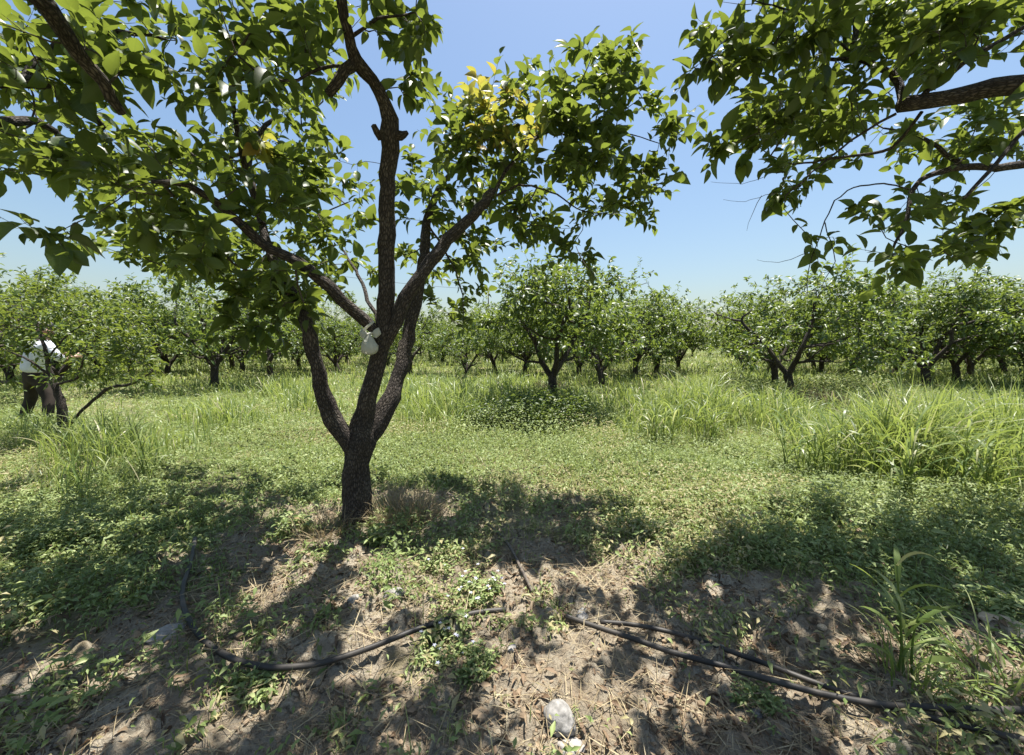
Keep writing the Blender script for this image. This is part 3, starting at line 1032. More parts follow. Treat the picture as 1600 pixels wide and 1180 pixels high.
for r in range(12):
    y = 14.6 + r * 5.0
    half = min(1.38 * y + 4, 100)
    x = -half + rng.uniform(0, 3)
    while x < half:
        xx, yy = x + rng.normal(0, .45), y + rng.normal(0, .6)
        if all(math.hypot(xx - a, yy - b) > 3.2 for a, b in taken):
            gx = 800 + F * xx / yy
            # the open lane between the rows that lets the sky down to the gap
            if not (abs(gx - 1105) < (16 if yy > 18 else 75)) and not (yy < 18 and 560 < gx < 760):
                orchard_tree(xx, yy, int(rng.integers(0, 7)), rng.uniform(0, 6.28), rng.uniform(1.08, 1.3),
                             'orchard tree in the far rows, leafy and dark-stemmed like its neighbours', 'orchard trees in the far rows', rng.uniform(.92, 1.1))
                nfar += 1
        x += 4.6 + (r > 5) * 1.5
print('far trees', nfar)
# nearer trees just outside or at the frame edges
for (x, y, k, lab) in [(-16.5, 14.5, 2, 'tree cut by the left picture edge in the second row'), (-13.6, 9.6, 5, 'broad tree behind the low sprouting tree at the left edge'),
                       (17.5, 15.5, 1, 'tree beyond the tall grass at the far right edge')]:
    orchard_tree(x, y, k, x, 1.1, lab)

# low sprouting tree in front of the person
low_limbs = [
    ([P(98, 694, 6.1), P(97, 680, 6.1), P(98, 655, 6.1), P(94, 625, 6.1), P(86, 602, 6.1), P(78, 585, 6.1), P(72, 550, 6.1), P(60, 515, 6.2), P(50, 480, 6.2)],
     [.085, .08, .065, .055, .045, .035, .025, .018, .008], 0.55, 'trunk'),
    ([P(102, 676, 6.1), P(118, 652, 6.05), P(150, 622, 6.0), P(172, 606, 5.95), P(205, 600, 5.9), P(240, 580, 5.85)], [.02, .022, .024, .026, .02, .008], 0.5, 'limb'),
    ([P(90, 600, 6.1), P(120, 590, 6.0), P(130, 560, 5.9), P(140, 520, 5.9)], [.02, .018, .014, .006], 0.2, 'limb'),
    ([P(74, 560, 6.1), P(110, 520, 6.2), P(160, 490, 6.2)], [.015, .012, .006], 0.2, 'limb'),
    ([P(82, 590, 6.1), P(40, 560, 6.0), P(-10, 540, 6.0)], [.02, .014, .007], 0.2, 'limb')]
photo_tree('low_sprouting_tree', (P(98, 690, 6.1).x, 6.1), low_limbs, [
    (140, 500, 6.2, 100, 30, .5, 40), (190, 550, 6.0, 60, 40, .5, 40), (60, 475, 6.3, 80, 30, .6, 30), (130, 590, 6.0, 50, 12, .3, 6), (20, 530, 6.0, 45, 55, .4, 24),
    (100, 565, 6.0, 30, 14, .3, 7), (215, 590, 5.9, 25, 12, .2, 8), (-60, 520, 6.2, 60, 60, .5, 20)], 53,
    'low bright green tree with crooked stem and side branch in front of the person', lsize=0.075, n_shoot=(1, 2), sides=9, wid=0.7, nleaf=(7, 11), up=0.1, slen=(.12, .3))


# ------------------------------------------------------------------ weeds, grass and litter
def sample_ground(rng, n, x0, x1, y0, y1, leaf_m, leaf_px, cov=True, power=1.0):
    """ground points, spread so that far ones are fewer and larger (level of detail by distance)"""
    py = rng.uniform(y0, y1, n * 4)
    Y = Gxy(800, py)[1] if not isinstance(py, float) else 0
    lp = np.maximum(leaf_m * F / Y, leaf_px)
    keep = rng.random(len(py)) < (lp.min() / lp) ** 2
    py = py[keep][:n]
    px = rng.uniform(x0, x1, len(py))
    X, Y = Gxy(px, py)
    size = np.maximum(leaf_m, leaf_px * Y / F)
    if cov:
        c = cover(px, py)
        cl = fbm(X, Y, 5.0, 3, 41)
        k = rng.random(len(px)) < np.clip((c - 0.5) * 2.1 + 0.5 + (cl - 0.5) * 2.6 * (1 - np.abs(c - .5)), 0.015, 1) * np.where(c < .2, .35, 1)
        px, py, X, Y, size = px[k], py[k], X[k], Y[k], size[k]
    return px, py, X, Y, size


def build_weeds():
    rng = np.random.default_rng(77)
    px, py, X, Y, size = sample_ground(rng, 380000, -250, 1850, 546, 1260, 0.021, 2.3)
    n = len(X)
    hn = fbm(X, Y, 1.2, 3, 61)
    tall = 0.035 + 0.15 * np.clip(hn - 0.35, 0, 1) * 2
    bush = blobs(px, py, [(840, 665, 110, 32, .42), (1300, 625, 110, 30, .45), (1180, 620, 90, 20, .4), (1450, 850, 160, 50, .12), (740, 660, 40, 20, .2), (60, 680, 90, 40, .2), (1420, 800, 200, 40, .18)])
    tall = tall + bush
    z = ground_z(X, Y) + 0.004 + tall * rng.random(n) ** 1.3
    az = rng.uniform(0, 6.283, n)
    dr = np.stack([np.cos(az), np.sin(az), rng.uniform(-0.5, 0.6, n)], 1)
    nor = np.stack([rng.normal(0, 0.45, n), rng.normal(0, 0.45, n), np.ones(n)], 1)
    sz = size * np.exp(rng.normal(0, 0.3, n)) * 1.5
    V, Q, A = place_leaves(LEAF_FAR, np.stack([X, Y, z], 1), dr, nor, sz, sz * rng.uniform(.55, .95, n), rng, 0.4)
    k = len(LEAF_FAR[0])
    tone = np.clip(A[:, 2] * 0.75 + np.repeat(fbm(X, Y, 0.9, 3, 88), k) * 0.5 - 0.12, 0, 1)
    A[:, 2] = tone
    dry = np.repeat((fbm(X, Y, 0.75, 4, 333) > .62) & (rng.random(n) < .45), k)
    A[:, 2] = np.where(dry, .97, A[:, 2] * .95)
    me = mesh_np('weeds', V, Q, [M_WEED], {'leaf': A})
    o = link('weeds', me)
    tag(o, 'carpet of small pale green weeds covering the orchard floor', 'weeds', kind='stuff')
    print('weeds', n)


def blade_mesh(pos, az, L, w, lean, curl, rng, seg=5, tone=None):
    """grass blades: ribbons that rise and arch over"""
    n = len(pos)
    s = np.linspace(0, 1, seg + 1)
    th = lean[:, None] + curl[:, None] * s[None] ** 1.4
    ds = (L / seg)[:, None]
    dh = np.sin(th) * ds
    dv = np.cos(th) * ds
    h = np.concatenate([np.zeros((n, 1)), np.cumsum(dh[:, :-1], 1)], 1)
    v = np.concatenate([np.zeros((n, 1)), np.cumsum(dv[:, :-1], 1)], 1)
    ca, sa = np.cos(az)[:, None], np.sin(az)[:, None]
    cx = pos[:, 0:1] + h * ca
    cy = pos[:, 1:2] + h * sa
    cz = pos[:, 2:3] + v
    prof = np.array([0.6 + 0.4 * min(1, q * 3) if q < 0.55 else max(0.03, 1 - ((q - 0.5) / 0.5) ** 1.6) for q in s])
    ww = w[:, None] * prof[None] * 0.5
    tw = rng.uniform(-0.7, 0.7, n)[:, None] + s[None] * rng.uniform(-0.8, 0.8, n)[:, None]
    wx = -sa * np.cos(tw)
    wy = ca * np.cos(tw)
    wz = np.sin(tw)
    Lf = np.stack([cx - wx * ww, cy - wy * ww, cz - wz * ww], 2)
    Rt = np.stack([cx + wx * ww, cy + wy * ww, cz + wz * ww], 2)
    V = np.stack([Lf, Rt], 2).reshape(n, -1, 3)
    k = (seg + 1) * 2
    f = np.array([(2 * i, 2 * i + 1, 2 * i + 3, 2 * i + 2) for i in range(seg)])
    Q = (f[None] + (np.arange(n) * k)[:, None, None]).reshape(-1, 4)
    A = np.empty((n, k, 3))
    A[:, :, 0] = 0.5
    A[:, :, 1] = np.repeat(s, 2)[None]
    A[:, :, 2] = (rng.random(n) if tone is None else tone)[:, None]
    return V.reshape(-1, 3), Q, A.reshape(-1, 3)


GRASS_ZONES = [(150, 712, 150, 36, .52), (60, 690, 90, 36, .5), (330, 665, 120, 30, .45), (480, 640, 60, 20, .5), (300, 700, 60, 24, .3), (450, 622, 95, 24, .5), (690, 640, 80, 38, .85), (790, 625, 60, 28, .8), (860, 640, 110, 26, .6),
               (1075, 662, 105, 32, .95), (980, 640, 60, 26, .7), (1200, 655, 90, 28, .7), (1290, 700, 90, 28, .55), (1430, 728, 160, 30, .95), (1580, 728, 130, 34, 1.0),
               (1180, 600, 120, 14, .5), (1500, 650, 160, 22, .55), (1750, 730, 150, 40, 1.0), (360, 612, 60, 10, .4), (1350, 650, 120, 20, .5), (-150, 700, 120, 40, .6),
               (1120, 575, 120, 10, .45), (620, 610, 60, 20, .6), (850, 603, 420, 12, .5), (1400, 602, 260, 14, .48), (250, 600, 300, 10, .38),
               (1240, 670, 80, 40, .5), (560, 650, 120, 14, .3), (120, 770, 160, 30, .36), (1650, 790, 120, 30, .5)]


def build_grass():
    rng = np.random.default_rng(99)
    Vs, Qs, As = [], [], []
    n0 = 0
    # tall grass in stands
    N = 230000
    px = rng.uniform(-250, 1850, N)
    py = rng.uniform(556, 790, N)
    X, Y = Gxy(px, py)
    g = blobs(px, py, GRASS_ZONES)
    cl = fbm(X, Y, 1.1, 3, 7)
    g = g * np.clip(0.35 + 1.3 * cl, 0, 1.2)
    wgt = np.clip((py - 540) / 150, .25, 1) ** -0.2
    k = rng.random(N) < np.clip(g - 0.22, 0, 1) * 0.62 * wgt
    px, py, X, Y, g, cl = px[k], py[k], X[k], Y[k], g[k], cl[k]
    n = len(X)
    L = (0.18 + 0.82 * g) * rng.uniform(0.55, 1.25, n)
    w = np.maximum(0.009 + 0.012 * rng.random(n) * g, 1.5 * Y / F)
    lean = np.abs(rng.normal(0.1, 0.16, n))
    curl = rng.uniform(0.3, 2.1, n)
    tone = np.clip(rng.random(n) * .85 + .15 * cl, 0, 1)
    tone = np.where(rng.random(n) < .05, 1.0, np.minimum(tone, .9))
    V, Q, A = blade_mesh(np.stack([X, Y, ground_z(X, Y)], 1), rng.uniform(0, 6.283, n), L, w, lean, curl, rng, 6, tone)
    Vs.append(V), Qs.append(Q + n0), As.append(A)
    n0 += len(V)
    print('tall blades', n)
    # short grass mixed with the weeds everywhere
    px, py, X, Y, size = sample_ground(rng, 120000, -250, 1850, 547, 1240, 0.03, 3.0)
    n = len(X)
    L = np.maximum(0.05, 5 * Y / F) * np.exp(rng.normal(0.2, 0.45, n)) + 0.1 * (Y > 12)
    w = np.maximum(0.0045, 1.1 * Y / F)
    V, Q, A = blade_mesh(np.stack([X, Y, ground_z(X, Y)], 1), rng.uniform(0, 6.283, n), L, w, np.abs(rng.normal(.35, .3, n)), rng.uniform(.2, 1.4, n), rng, 3)
    Vs.append(V), Qs.append(Q + n0), As.append(A)
    o = link('grass', mesh_np('grass', np.concatenate(Vs), np.concatenate(Qs), [M_GRASS], {'leaf': np.concatenate(As)}))
    tag(o, 'bright green grass standing in tall arching stands and short tufts between the trees', 'grass', kind='stuff')
    print('short blades', n)


def build_litter():
    rng = np.random.default_rng(123)
    # straw and cut stems lying on the soil
    n = 26000
    px, py, X, Y, size = sample_ground(rng, n * 2, -200, 1800, 700, 1250, 0.05, 3.0, False)
    c = cover(px, py)
    patch = fbm(X, Y, 2.2, 3, 301)
    spot = blobs(px, py, [(640, 800, 90, 40, 1), (520, 850, 70, 40, .8), (430, 960, 120, 60, .8), (900, 900, 80, 50, .6), (700, 900, 120, 60, .5)])
    k = rng.random(len(px)) < np.clip((1 - c) * 0.7 + spot * .7, 0, 1) * np.clip(patch * 2 - .4, .1, 1)
    px, py, X, Y, spot = px[k], py[k], X[k], Y[k], spot[k]
    m = len(X)
    L = rng.uniform(.04, .2, m) * (1 + spot * .6)
    V1, Q1, A1 = blade_mesh(np.stack([X, Y, ground_z(X, Y) + 0.006 + rng.random(m) * .012 * (1 + 2 * spot)], 1), rng.uniform(0, 6.283, m), L, rng.uniform(.0018, .0045, m),
                            rng.uniform(1.3, 1.58, m), rng.uniform(-.15, .3, m), rng, 3)
    o = link('straw_litter', mesh_np('straw_litter', V1, Q1, [M_STRAW], {'leaf': A1}))
    tag(o, 'dry straw and cut stems strewn over the bare soil', 'straw litter', kind='stuff')
    # dead leaves
    px, py, X, Y, size = sample_ground(rng, 34000, -200, 1800, 740, 1250, 0.04, 3.0, False)
    c = cover(px, py)
    patch = fbm(X, Y, 1.7, 3, 501)
    k = rng.random(len(px)) < np.clip(1.1 - c, 0, 1) * np.clip(patch * 2.4 - .7, .05, 1) * .8
    X, Y = X[k], Y[k]
    m = len(X)
    az = rng.uniform(0, 6.283, m)
    dr = np.stack([np.cos(az), np.sin(az), rng.uniform(-.2, .35, m)], 1)
    nor = np.stack([rng.normal(0, .5, m), rng.normal(0, .5, m), np.ones(m)], 1)
    sz = rng.uniform(.012, .055, m)
    V, Q, A = place_leaves(LEAF_MID, np.stack([X, Y, ground_z(X, Y) + .008 + rng.random(m) * .01], 1), dr, nor, sz, sz * rng.uniform(.4, .8, m), rng, .8)
    o = link('leaf_litter', mesh_np('leaf_litter', V, Q, [M_LITTER], {'leaf': A}))
    tag(o, 'small dead brown leaves scattered over the shaded soil', 'leaf litter', kind='stuff')
    # crumbs of earth
    ico = bmesh.new()
    bmesh.ops.create_icosphere(ico, subdivisions=1, radius=1)
    bv = np.array([v.co[:] for v in ico.verts])
    bf = np.array([[v.index for v in f.verts] for f in ico.faces])
    ico.free()
    px, py, X, Y, size = sample_ground(rng, 52000, -200, 1800, 760, 1260, 0.03, 2.0, False)
    c = cover(px, py)
    patch = fbm(X, Y, 2.7, 3, 901)
    k = rng.random(len(px)) < np.clip(1.05 - c, 0, 1) * np.clip(patch * 3 - 1.1, .03, 1)
    X, Y = X[k], Y[k]
    m = len(X)
    r = np.minimum(0.0042 * np.exp(rng.normal(0, .6, m)), .026)
    sc = rng.uniform(.6, 1.3, (m, 3)) * r[:, None]
    jit = 1 + rng.normal(0, .18, (m, len(bv)))
    V = bv[None] * jit[:, :, None] * sc[:, None, :]
    V[:, :, 2] += (ground_z(X, Y) + r * .3)[:, None]
    V[:, :, 0] += X[:, None]
    V[:, :, 1] += Y[:, None]
    T = (bf[None] + (np.arange(m) * len(bv))[:, None, None]).reshape(-1, 3)
    mm = simple_mat('earth_crumb', (0.33, 0.25, 0.165), .95, .1, .4, 20, (0.2, 0.145, 0.095))
    o = link('soil_crumbs', mesh_np('soil_crumbs', V.reshape(-1, 3), None, [mm], tris=T, smooth=False))
    tag(o, 'crumbs and clods of dry earth on the bare soil', 'soil crumbs', kind='stuff')


build_weeds()
build_grass()
build_litter()


# ------------------------------------------------------------------ single plants
def on(px, py):
    x, y = Gxy(px, py)
    return x, y, gz(x, y)


def grass_clump(name, px, py, n, L, w, label, cat, spread=.12, seed=1, mat=None, lean=(.15, .25), curl=(.4, 1.8), stems=0, seg=7):
    rng = np.random.default_rng(seed)
    x, y, z = on(px, py)
    a = rng.uniform(0, 6.283, n)
    r = spread * np.sqrt(rng.random(n))
    X, Y = r * np.cos(a), r * np.sin(a)
    Z = ground_z(x + X, y + Y) - z
    az = a + rng.normal(0, .7, n)
    V, Q, A = blade_mesh(np.stack([X, Y, Z], 1), az, L * rng.uniform(.5, 1.15, n), w * rng.uniform(.6, 1.2, n), np.abs(rng.normal(*lean, n)), rng.uniform(*curl, n), rng, seg)
    o = link(name, mesh_np(name, V, Q, [mat or M_GRASS], {'leaf': A}), None, (x, y, z))
    tag(o, label, cat)
    return o


def tall_grass_plant(px, py, H, label, seed=1, nst=3, wd=.022, leafL=.3, spread=.03):
    """a cane-like grass: upright stems that carry broad blades"""
    rng = np.random.default_rng(seed)
    x, y, z = on(px, py)
    root = empty('reed_grass_plant', (x, y, z), label, 'grass plant')
    Vs, Qs, As, n0 = [], [], [], 0
    for i in range(nst):
        h = H * (1 if i == 0 else rng.uniform(.45, .85))
        a = rng.uniform(0, 6.283)
        b = np.array([math.cos(a), math.sin(a), 0]) * spread * (i > 0)
        d = np.array([rng.normal(0, .08), rng.normal(0, .08), 1]) * h
        T = Tubes()
        pts = [b + d * q + np.array([math.cos(a), math.sin(a), 0]) * .05 * q * q * (i > 0) for q in np.linspace(0, 1, 7)]
        T.add(pts, np.linspace(.006, .003, 7), 6)
        v, q, aa = T.get()
        la = np.zeros((len(v), 3))
        la[:, 2] = .35
        me = mesh_np('stem', v, q, [M_GRASS], {'leaf': la})
        link('stem', me, root)
        nb = int(5 + h * 5)
        pos = np.array([b + d * t for t in np.linspace(.12, .97, nb)])
        az = a + np.arange(nb) * 2.9 + rng.normal(0, .4, nb)
        V, Q, A = blade_mesh(pos, az, leafL * rng.uniform(.6, 1.15, nb), wd * rng.uniform(.7, 1.2, nb), rng.uniform(.3, .7, nb), rng.uniform(.9, 2.0, nb), rng, 8)
        Vs.append(V), Qs.append(Q + n0), As.append(A)
        n0 += len(V)
    link('leaf_blades', mesh_np('leaf_blades', np.concatenate(Vs), np.concatenate(Qs), [M_GRASS], {'leaf': np.concatenate(As)}), root)
    return root


tall_grass_plant(1412, 1062, .50, 'reed-like grass plant with a pale hanging blade on the soil beside the hoses', 4, 3, .024, .26)
grass_clump('grass_tuft', 1412, 1070, 60, .26, .008, 'dark spreading grass tuft at the foot of the reed-like plant', 'grass tuft', .1, 5, lean=(.5, .4))
grass_clump('grass_tuft', 1560, 1075, 70, .30, .010, 'broad-bladed grass tuft lying over the hoses at the bottom right', 'grass tuft', .16, 6, lean=(.7, .4))
tall_grass_plant(235, 745, .70, 'thin tall grass plant rising alone left of the big tree', 8, 4, .012, .3, .06)
tall_grass_plant(268, 655, .45, 'single dark grass stalk near the clearing left of the big tree', 9, 1, .012, .18)
for i, (px, py, h, lab) in enumerate([(1310, 745, .95, 'tall arching grass plant at the left end of the right-hand stand'), (1395, 765, 1.0, 'tall arching grass plant in the front middle of the right-hand stand'),
                                      (1500, 770, .95, 'tall arching grass plant with broad pale blades near the right side'), (1585, 770, 1.0, 'tall arching grass plant cut by the right picture edge'),
                                      (1035, 690, .85, 'tall grass plant at the front of the stand beside the central tree'), (1110, 690, .8, 'tall grass plant in the middle right stand before the sky gap'),
                                      (1250, 735, .7, 'lone grass plant between the two tall stands')]):
    tall_grass_plant(px, py, h * .75, lab, 20 + i, 9, .02, .42, .16)
grass_clump('dry_grass_tuft', 632, 822, 620, .27, .005, 'dry straw-coloured grass tuft right of the big trunk', 'dry grass', .27, 31, M_STRAW, lean=(.5, .4), curl=(.2, 1.2))
grass_clump('dry_grass_tuft', 508, 850, 330, .2, .0045, 'dull dry grass tuft left of the big trunk base', 'dry grass', .2, 32, M_STRAW, lean=(.6, .35), curl=(.2, 1.2))
grass_clump('dry_grass_tuft', 860, 612, 140, .5, .02, 'reddish dry grass tuft behind the round central tree', 'dry grass', .5, 33, M_STRAW)
grass_clump('dry_grass_tuft', 1320, 640, 260, .5, .015, 'dry straw-coloured grass tuft below the leaning-limb tree', 'dry grass', .6, 34, M_STRAW)
grass_clump('dry_grass_tuft', 1265, 625, 200, .5, .015, 'dusty brown grass tuft round the foot of the leaning-limb tree', 'dry grass', .5, 35, M_STRAW)


def leafy_weed(px, py, r, h, n, label, seed, lsize=.028, flowers=0, name='leafy_weed', mat=None):
    rng = np.random.default_rng(seed)
    x, y, z = on(px, py)
    root = empty(name, (x, y, z), label, 'weed')
    T = Tubes()
    P_, D_, N_, S_ = [], [], [], []
    tips = []
    for i in range(n):
        a, rr = rng.uniform(0, 6.283), r * math.sqrt(rng.random())
        b = np.array([rr * math.cos(a), rr * math.sin(a), 0])
        b[2] = gz(x + b[0], y + b[1]) - z
        e = b + np.array([rng.normal(0, .04), rng.normal(0, .04), h * rng.uniform(.4, 1.1)])
        m = (b + e) / 2 + rng.normal(0, .01, 3)
        T.add([b, m, e], [.0016, .0013, .0008], 4, cap=False)
        tips.append(e)
        k = rng.integers(6, 11)
        for q in range(k):
            t = (q + 1) / k
            p = (1 - t) ** 2 * b + 2 * t * (1 - t) * m + t * t * e
            an = q * 2.4 + a
            P_.append(p)
            D_.append([math.cos(an), math.sin(an), rng.uniform(-.1, .6)])
            N_.append([rng.normal(0, .35), rng.normal(0, .35), 1])
            S_.append(lsize * rng.uniform(.6, 1.3))
    S_ = np.array(S_)
    V, Q, A = place_leaves(LEAF_MID, np.array(P_), np.array(D_), np.array(N_), S_, S_ * .8, rng)
    tv, tq, ta = T.get()
    la = np.zeros((len(tv), 3))
    la[:, 2] = .3
    link('foliage', mesh_np('foliage', np.concatenate([V, tv]), np.concatenate([Q, tq + len(V)]), [mat or M_WEED], {'leaf': np.concatenate([A, la])}), root)
    if flowers:
        P2, D2, N2 = [], [], []
        for i in rng.choice(len(tips), flowers, replace=False):
            for q in range(5):
                an = q * 1.257
                P2.append(tips[i] + np.array([0, 0, .006]))
                D2.append([math.cos(an), math.sin(an), .35])
                N2.append([0, 0, 1])
        S2 = np.full(len(P2), .012)
        V, Q, A = place_leaves(LEAF_MID, np.array(P2), np.array(D2), np.array(N2), S2, S2 * .8, rng)
        tag(link('blossoms', mesh_np('blossoms', V, Q, [M_PETAL], {'leaf': A}), root), kind='stuff')
    return root


M_PETAL = leaf_material('petal', [(0, (.5, .52, .7)), (1, (.72, .72, .8))], (.6, .6, .75), .3, .6, False, .2, 0)
leafy_weed(745, 940, .14, .10, 55, 'leafy weed with tiny whitish flowers growing over the middle of the black hose', 61, .03, 22)
leafy_weed(700, 1025, .15, .07, 46, 'low green weed patch with white flowers just below the curved hose', 62, .028, 12)
leafy_weed(690, 895, .13, .09, 55, 'small pale weed with a few flowers above the hose, below the big tree', 63, .026, 4)
leafy_weed(735, 1050, .10, .07, 60, 'straggly weed reaching down toward the round stone', 64, .024, 0)
leafy_weed(460, 845, .12, .14, 60, 'broad-leaved weed in the shade left of the big trunk', 65, .045, 0)
leafy_weed(590, 862, .07, .10, 30, 'dark leafy sprout at the foot of the big trunk', 66, .055, 0)
leafy_weed(400, 1085, .10, .06, 46, 'yellow-green rosette weed at the bottom edge under the curved hose', 67, .03, 0)
leafy_weed(1180, 1110, .09, .06, 40, 'dusty green weed beside the lower of the two straight hoses', 68, .025, 0)
leafy_weed(1560, 960, .16, .10, 80, 'leafy weed with pale lit leaves beside the pale clod', 69, .04, 0)
leafy_weed(100, 850, .2, .12, 120, 'lush weed clump on the shade line at the far left', 70, .04, 0)
leafy_weed(80, 665, .45, .25, 150, 'pale flowering weed clump at the foot of the low sprouting tree', 71, .05, 50)


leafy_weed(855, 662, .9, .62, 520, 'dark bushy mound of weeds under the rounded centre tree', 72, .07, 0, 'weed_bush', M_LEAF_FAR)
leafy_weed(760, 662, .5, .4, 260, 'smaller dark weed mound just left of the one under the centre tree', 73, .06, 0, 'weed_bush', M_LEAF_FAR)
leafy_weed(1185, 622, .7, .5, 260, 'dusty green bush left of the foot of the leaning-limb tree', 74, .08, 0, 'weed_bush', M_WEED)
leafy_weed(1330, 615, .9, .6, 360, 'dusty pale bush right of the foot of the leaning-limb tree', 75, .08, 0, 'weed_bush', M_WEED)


# ------------------------------------------------------------------ hoses
M_HOSE = simple_mat('black_polyethylene', (.012, .012, .012), .55, .35, .25, 7, (.06, .052, .042))
M_HOSE_DUST = simple_mat('dusty_polyethylene', (.03, .027, .024), .6, .4, .2, 60, (.16, .13, .10))


def hose(pts, r, label, mat, seed=0, lift=0.0, name='irrigation_hose', cat='hose'):
    W = []
    for p in pts:
        x, y = Gxy(p[0], p[1])
        W.append((x, y, 0))
    L = smooth_line(W, 0.03)
    z = ground_z(L[:, 0], L[:, 1])
    zm = np.max([np.roll(z, i) for i in range(-3, 4)], axis=0)
    zm[:3], zm[-3:] = z[:3], z[-3:]
    z = zm
    k = np.ones(31) / 31
    zp = np.pad(z, 15, 'edge')
    zs = np.convolve(zp, k, 'valid')
    L[:, 2] = zs + r * 0.9 + lift + .004
    T = Tubes()
    o0 = L[0].copy()
    T.add(L - o0, np.full(len(L), r), 10)
    o = link(name, T.mesh(name, mat), None, tuple(o0))
    tag(o, label, cat)
    return o


h1 = hose([(306, 858), (303, 885), (296, 915), (288, 945), (289, 975), (305, 1010), (335, 1040), (375, 1062), (430, 1072), (490, 1066), (545, 1050), (600, 1030), (650, 1008), (700, 988), (750, 974), (790, 968)],
          .0135, 'black irrigation hose curving in a wide loop from the left toward the flowering weed', M_HOSE, lift=.012)
hose([(700, 775), (730, 800), (765, 835), (795, 868), (815, 905), (832, 938)], .010, 'thin dark drip line running down from the big tree to the middle', M_HOSE_DUST)
hose([(885, 974), (930, 992), (990, 1015), (1060, 1042), (1130, 1065), (1200, 1087), (1280, 1110), (1360, 1125), (1440, 1131), (1520, 1133), (1610, 1131), (1800, 1120)],
     .013, 'lower of the two straight black hoses, nearly level at the right edge', M_HOSE, lift=.014)
hose([(938, 978), (990, 985), (1050, 998), (1110, 1018), (1180, 1045), (1250, 1075), (1320, 1100), (1390, 1122), (1450, 1140), (1520, 1160), (1600, 1180), (1750, 1210)],
     .012, 'upper of the two straight black hoses, passing under the other near the right', M_HOSE, lift=.004)


def hose_band(px, py, r):
    x, y, z = on(px, py)
    T = Tubes()
    a = math.radians(160)
    T.add([(-.008 * math.cos(.4), .008 * math.sin(.4) * -1, 0), (.008 * math.cos(.4), .008 * math.sin(.4), 0)], [r, r], 12)
    return T, (x, y, z + r)


# ------------------------------------------------------------------ stones
def stone(px, py, size, label, seed, mat, squash=(1, 1, .7), rz=0.0, name='stone', sink=.25):
    rng = np.random.default_rng(seed)
    bm = bmesh.new()
    bmesh.ops.create_icosphere(bm, subdivisions=4, radius=1)
    off = rng.uniform(0, 50)
    for v in bm.verts:
        c = v.co
        n = fbm(np.array([c.x * 1.1 + off]), np.array([c.y * 1.1 + c.z * 1.7]), 1.0, 4, seed)[0]
        n2 = fbm(np.array([c.x * 5 + off]), np.array([c.y * 5 + c.z * 4]), 1.0, 3, seed + 5)[0]
        v.co = c * (1 + (n - .5) * .45 + (n2 - .5) * .08)
    me = bpy.data.meshes.new(name)
    bm.to_mesh(me)
    bm.free()
    me.polygons.foreach_set('use_smooth', np.ones(len(me.polygons), bool))
    me.materials.append(mat)
    x, y, z = on(px, py)
    o = link(name, me, None, (x, y, z + size * squash[2] * (1 - 2 * sink) * .5))
    o.scale = (size * squash[0] / 2, size * squash[1] / 2, size * squash[2] / 2)
    o.rotation_euler = (rng.uniform(-.15, .15), rng.uniform(-.15, .15), rz)
    return tag(o, label, 'stone')


M_STONE = simple_mat('pale_limestone', (.34, .325, .3), .8, .3, .8, 2.2, (.12, .115, .105))
M_STONE2 = simple_mat('grey_stone', (.36, .34, .31), .85, .3, .5, 4, (.22, .2, .18))
M_CLOD = simple_mat('dry_clay', (.5, .42, .3), .95, .1, .6, 3.5, (.36, .28, .19))
stone(874, 1138, .12, 'rounded grey and white stone on the soil at the bottom edge, below the hoses', 3, M_STONE, (.9, 1.15, .85), .5, sink=.4)
stone(893, 1172, .09, 'pale flat stone half hidden under the rounded stone', 4, M_STONE2, (1.2, .8, .5), .2)
stone(616, 944, .11, 'whitish angular stone in the litter below the big tree', 5, M_STONE, (1.1, .8, .6), .3)
stone(553, 957, .07, 'small whitish stone beside the angular one', 6, M_STONE, (1, .8, .6), 1.0)
stone(1572, 992, .2, 'sunlit pale clod of clay near the right edge', 7, M_CLOD, (1.0, .9, .35), .1, sink=.4)
stone(262, 1000, .13, 'grey stone beside the curved hose on the left', 8, M_STONE2, (1.2, .8, .5), .6)
stone(1125, 1022, .05, 'small whitish stone beside the upper straight hose', 9, M_STONE, (1.2, .8, .6), .6)
stone(1183, 1118, .05, 'small pale stone in the dusty weed below the straight hoses', 10, M_STONE, (1, .9, .6), .6)
stone(800, 1030, .04, 'little bluish stone right of the flowering weed patch', 11, M_STONE2, (1.3, .8, .5), .9)
stone(910, 968, .07, 'white crumbly stone at the open ends of the straight hoses', 12, M_STONE, (1.4, .9, .4), .9)
stone(1285, 985, .05, 'sunlit brown clod above the straight hoses', 13, M_CLOD, (1, .9, .6), .2)


def stick(p, q, r, label, seed):
    rng = np.random.default_rng(seed)
    (ax, ay), (bx, by) = Gxy(*p), Gxy(*q)
    T = Tubes()
    n = 9
    pts = []
    for i in range(n):
        t = i / (n - 1)
        x, y = ax + (bx - ax) * t + rng.normal(0, .006), ay + (by - ay) * t + rng.normal(0, .006)
        pts.append((x - ax, y - ay, gz(x, y) - gz(ax, ay) + r + rng.uniform(0, .012)))
    T.add(pts, np.linspace(r, r * .4, n), 6, .15)
    for k in (3, 5):
        b = np.array(pts[k])
        d = np.array([rng.normal(0, .05), rng.normal(0, .05), .02])
        T.add([b, b + d, b + 2 * d + [0, 0, -.01]], [r * .5, r * .4, r * .2], 5, .1)
    tag(link('fallen_twig', T.mesh('fallen_twig', M_LOG), None, (ax, ay, gz(ax, ay))), label, 'twig')


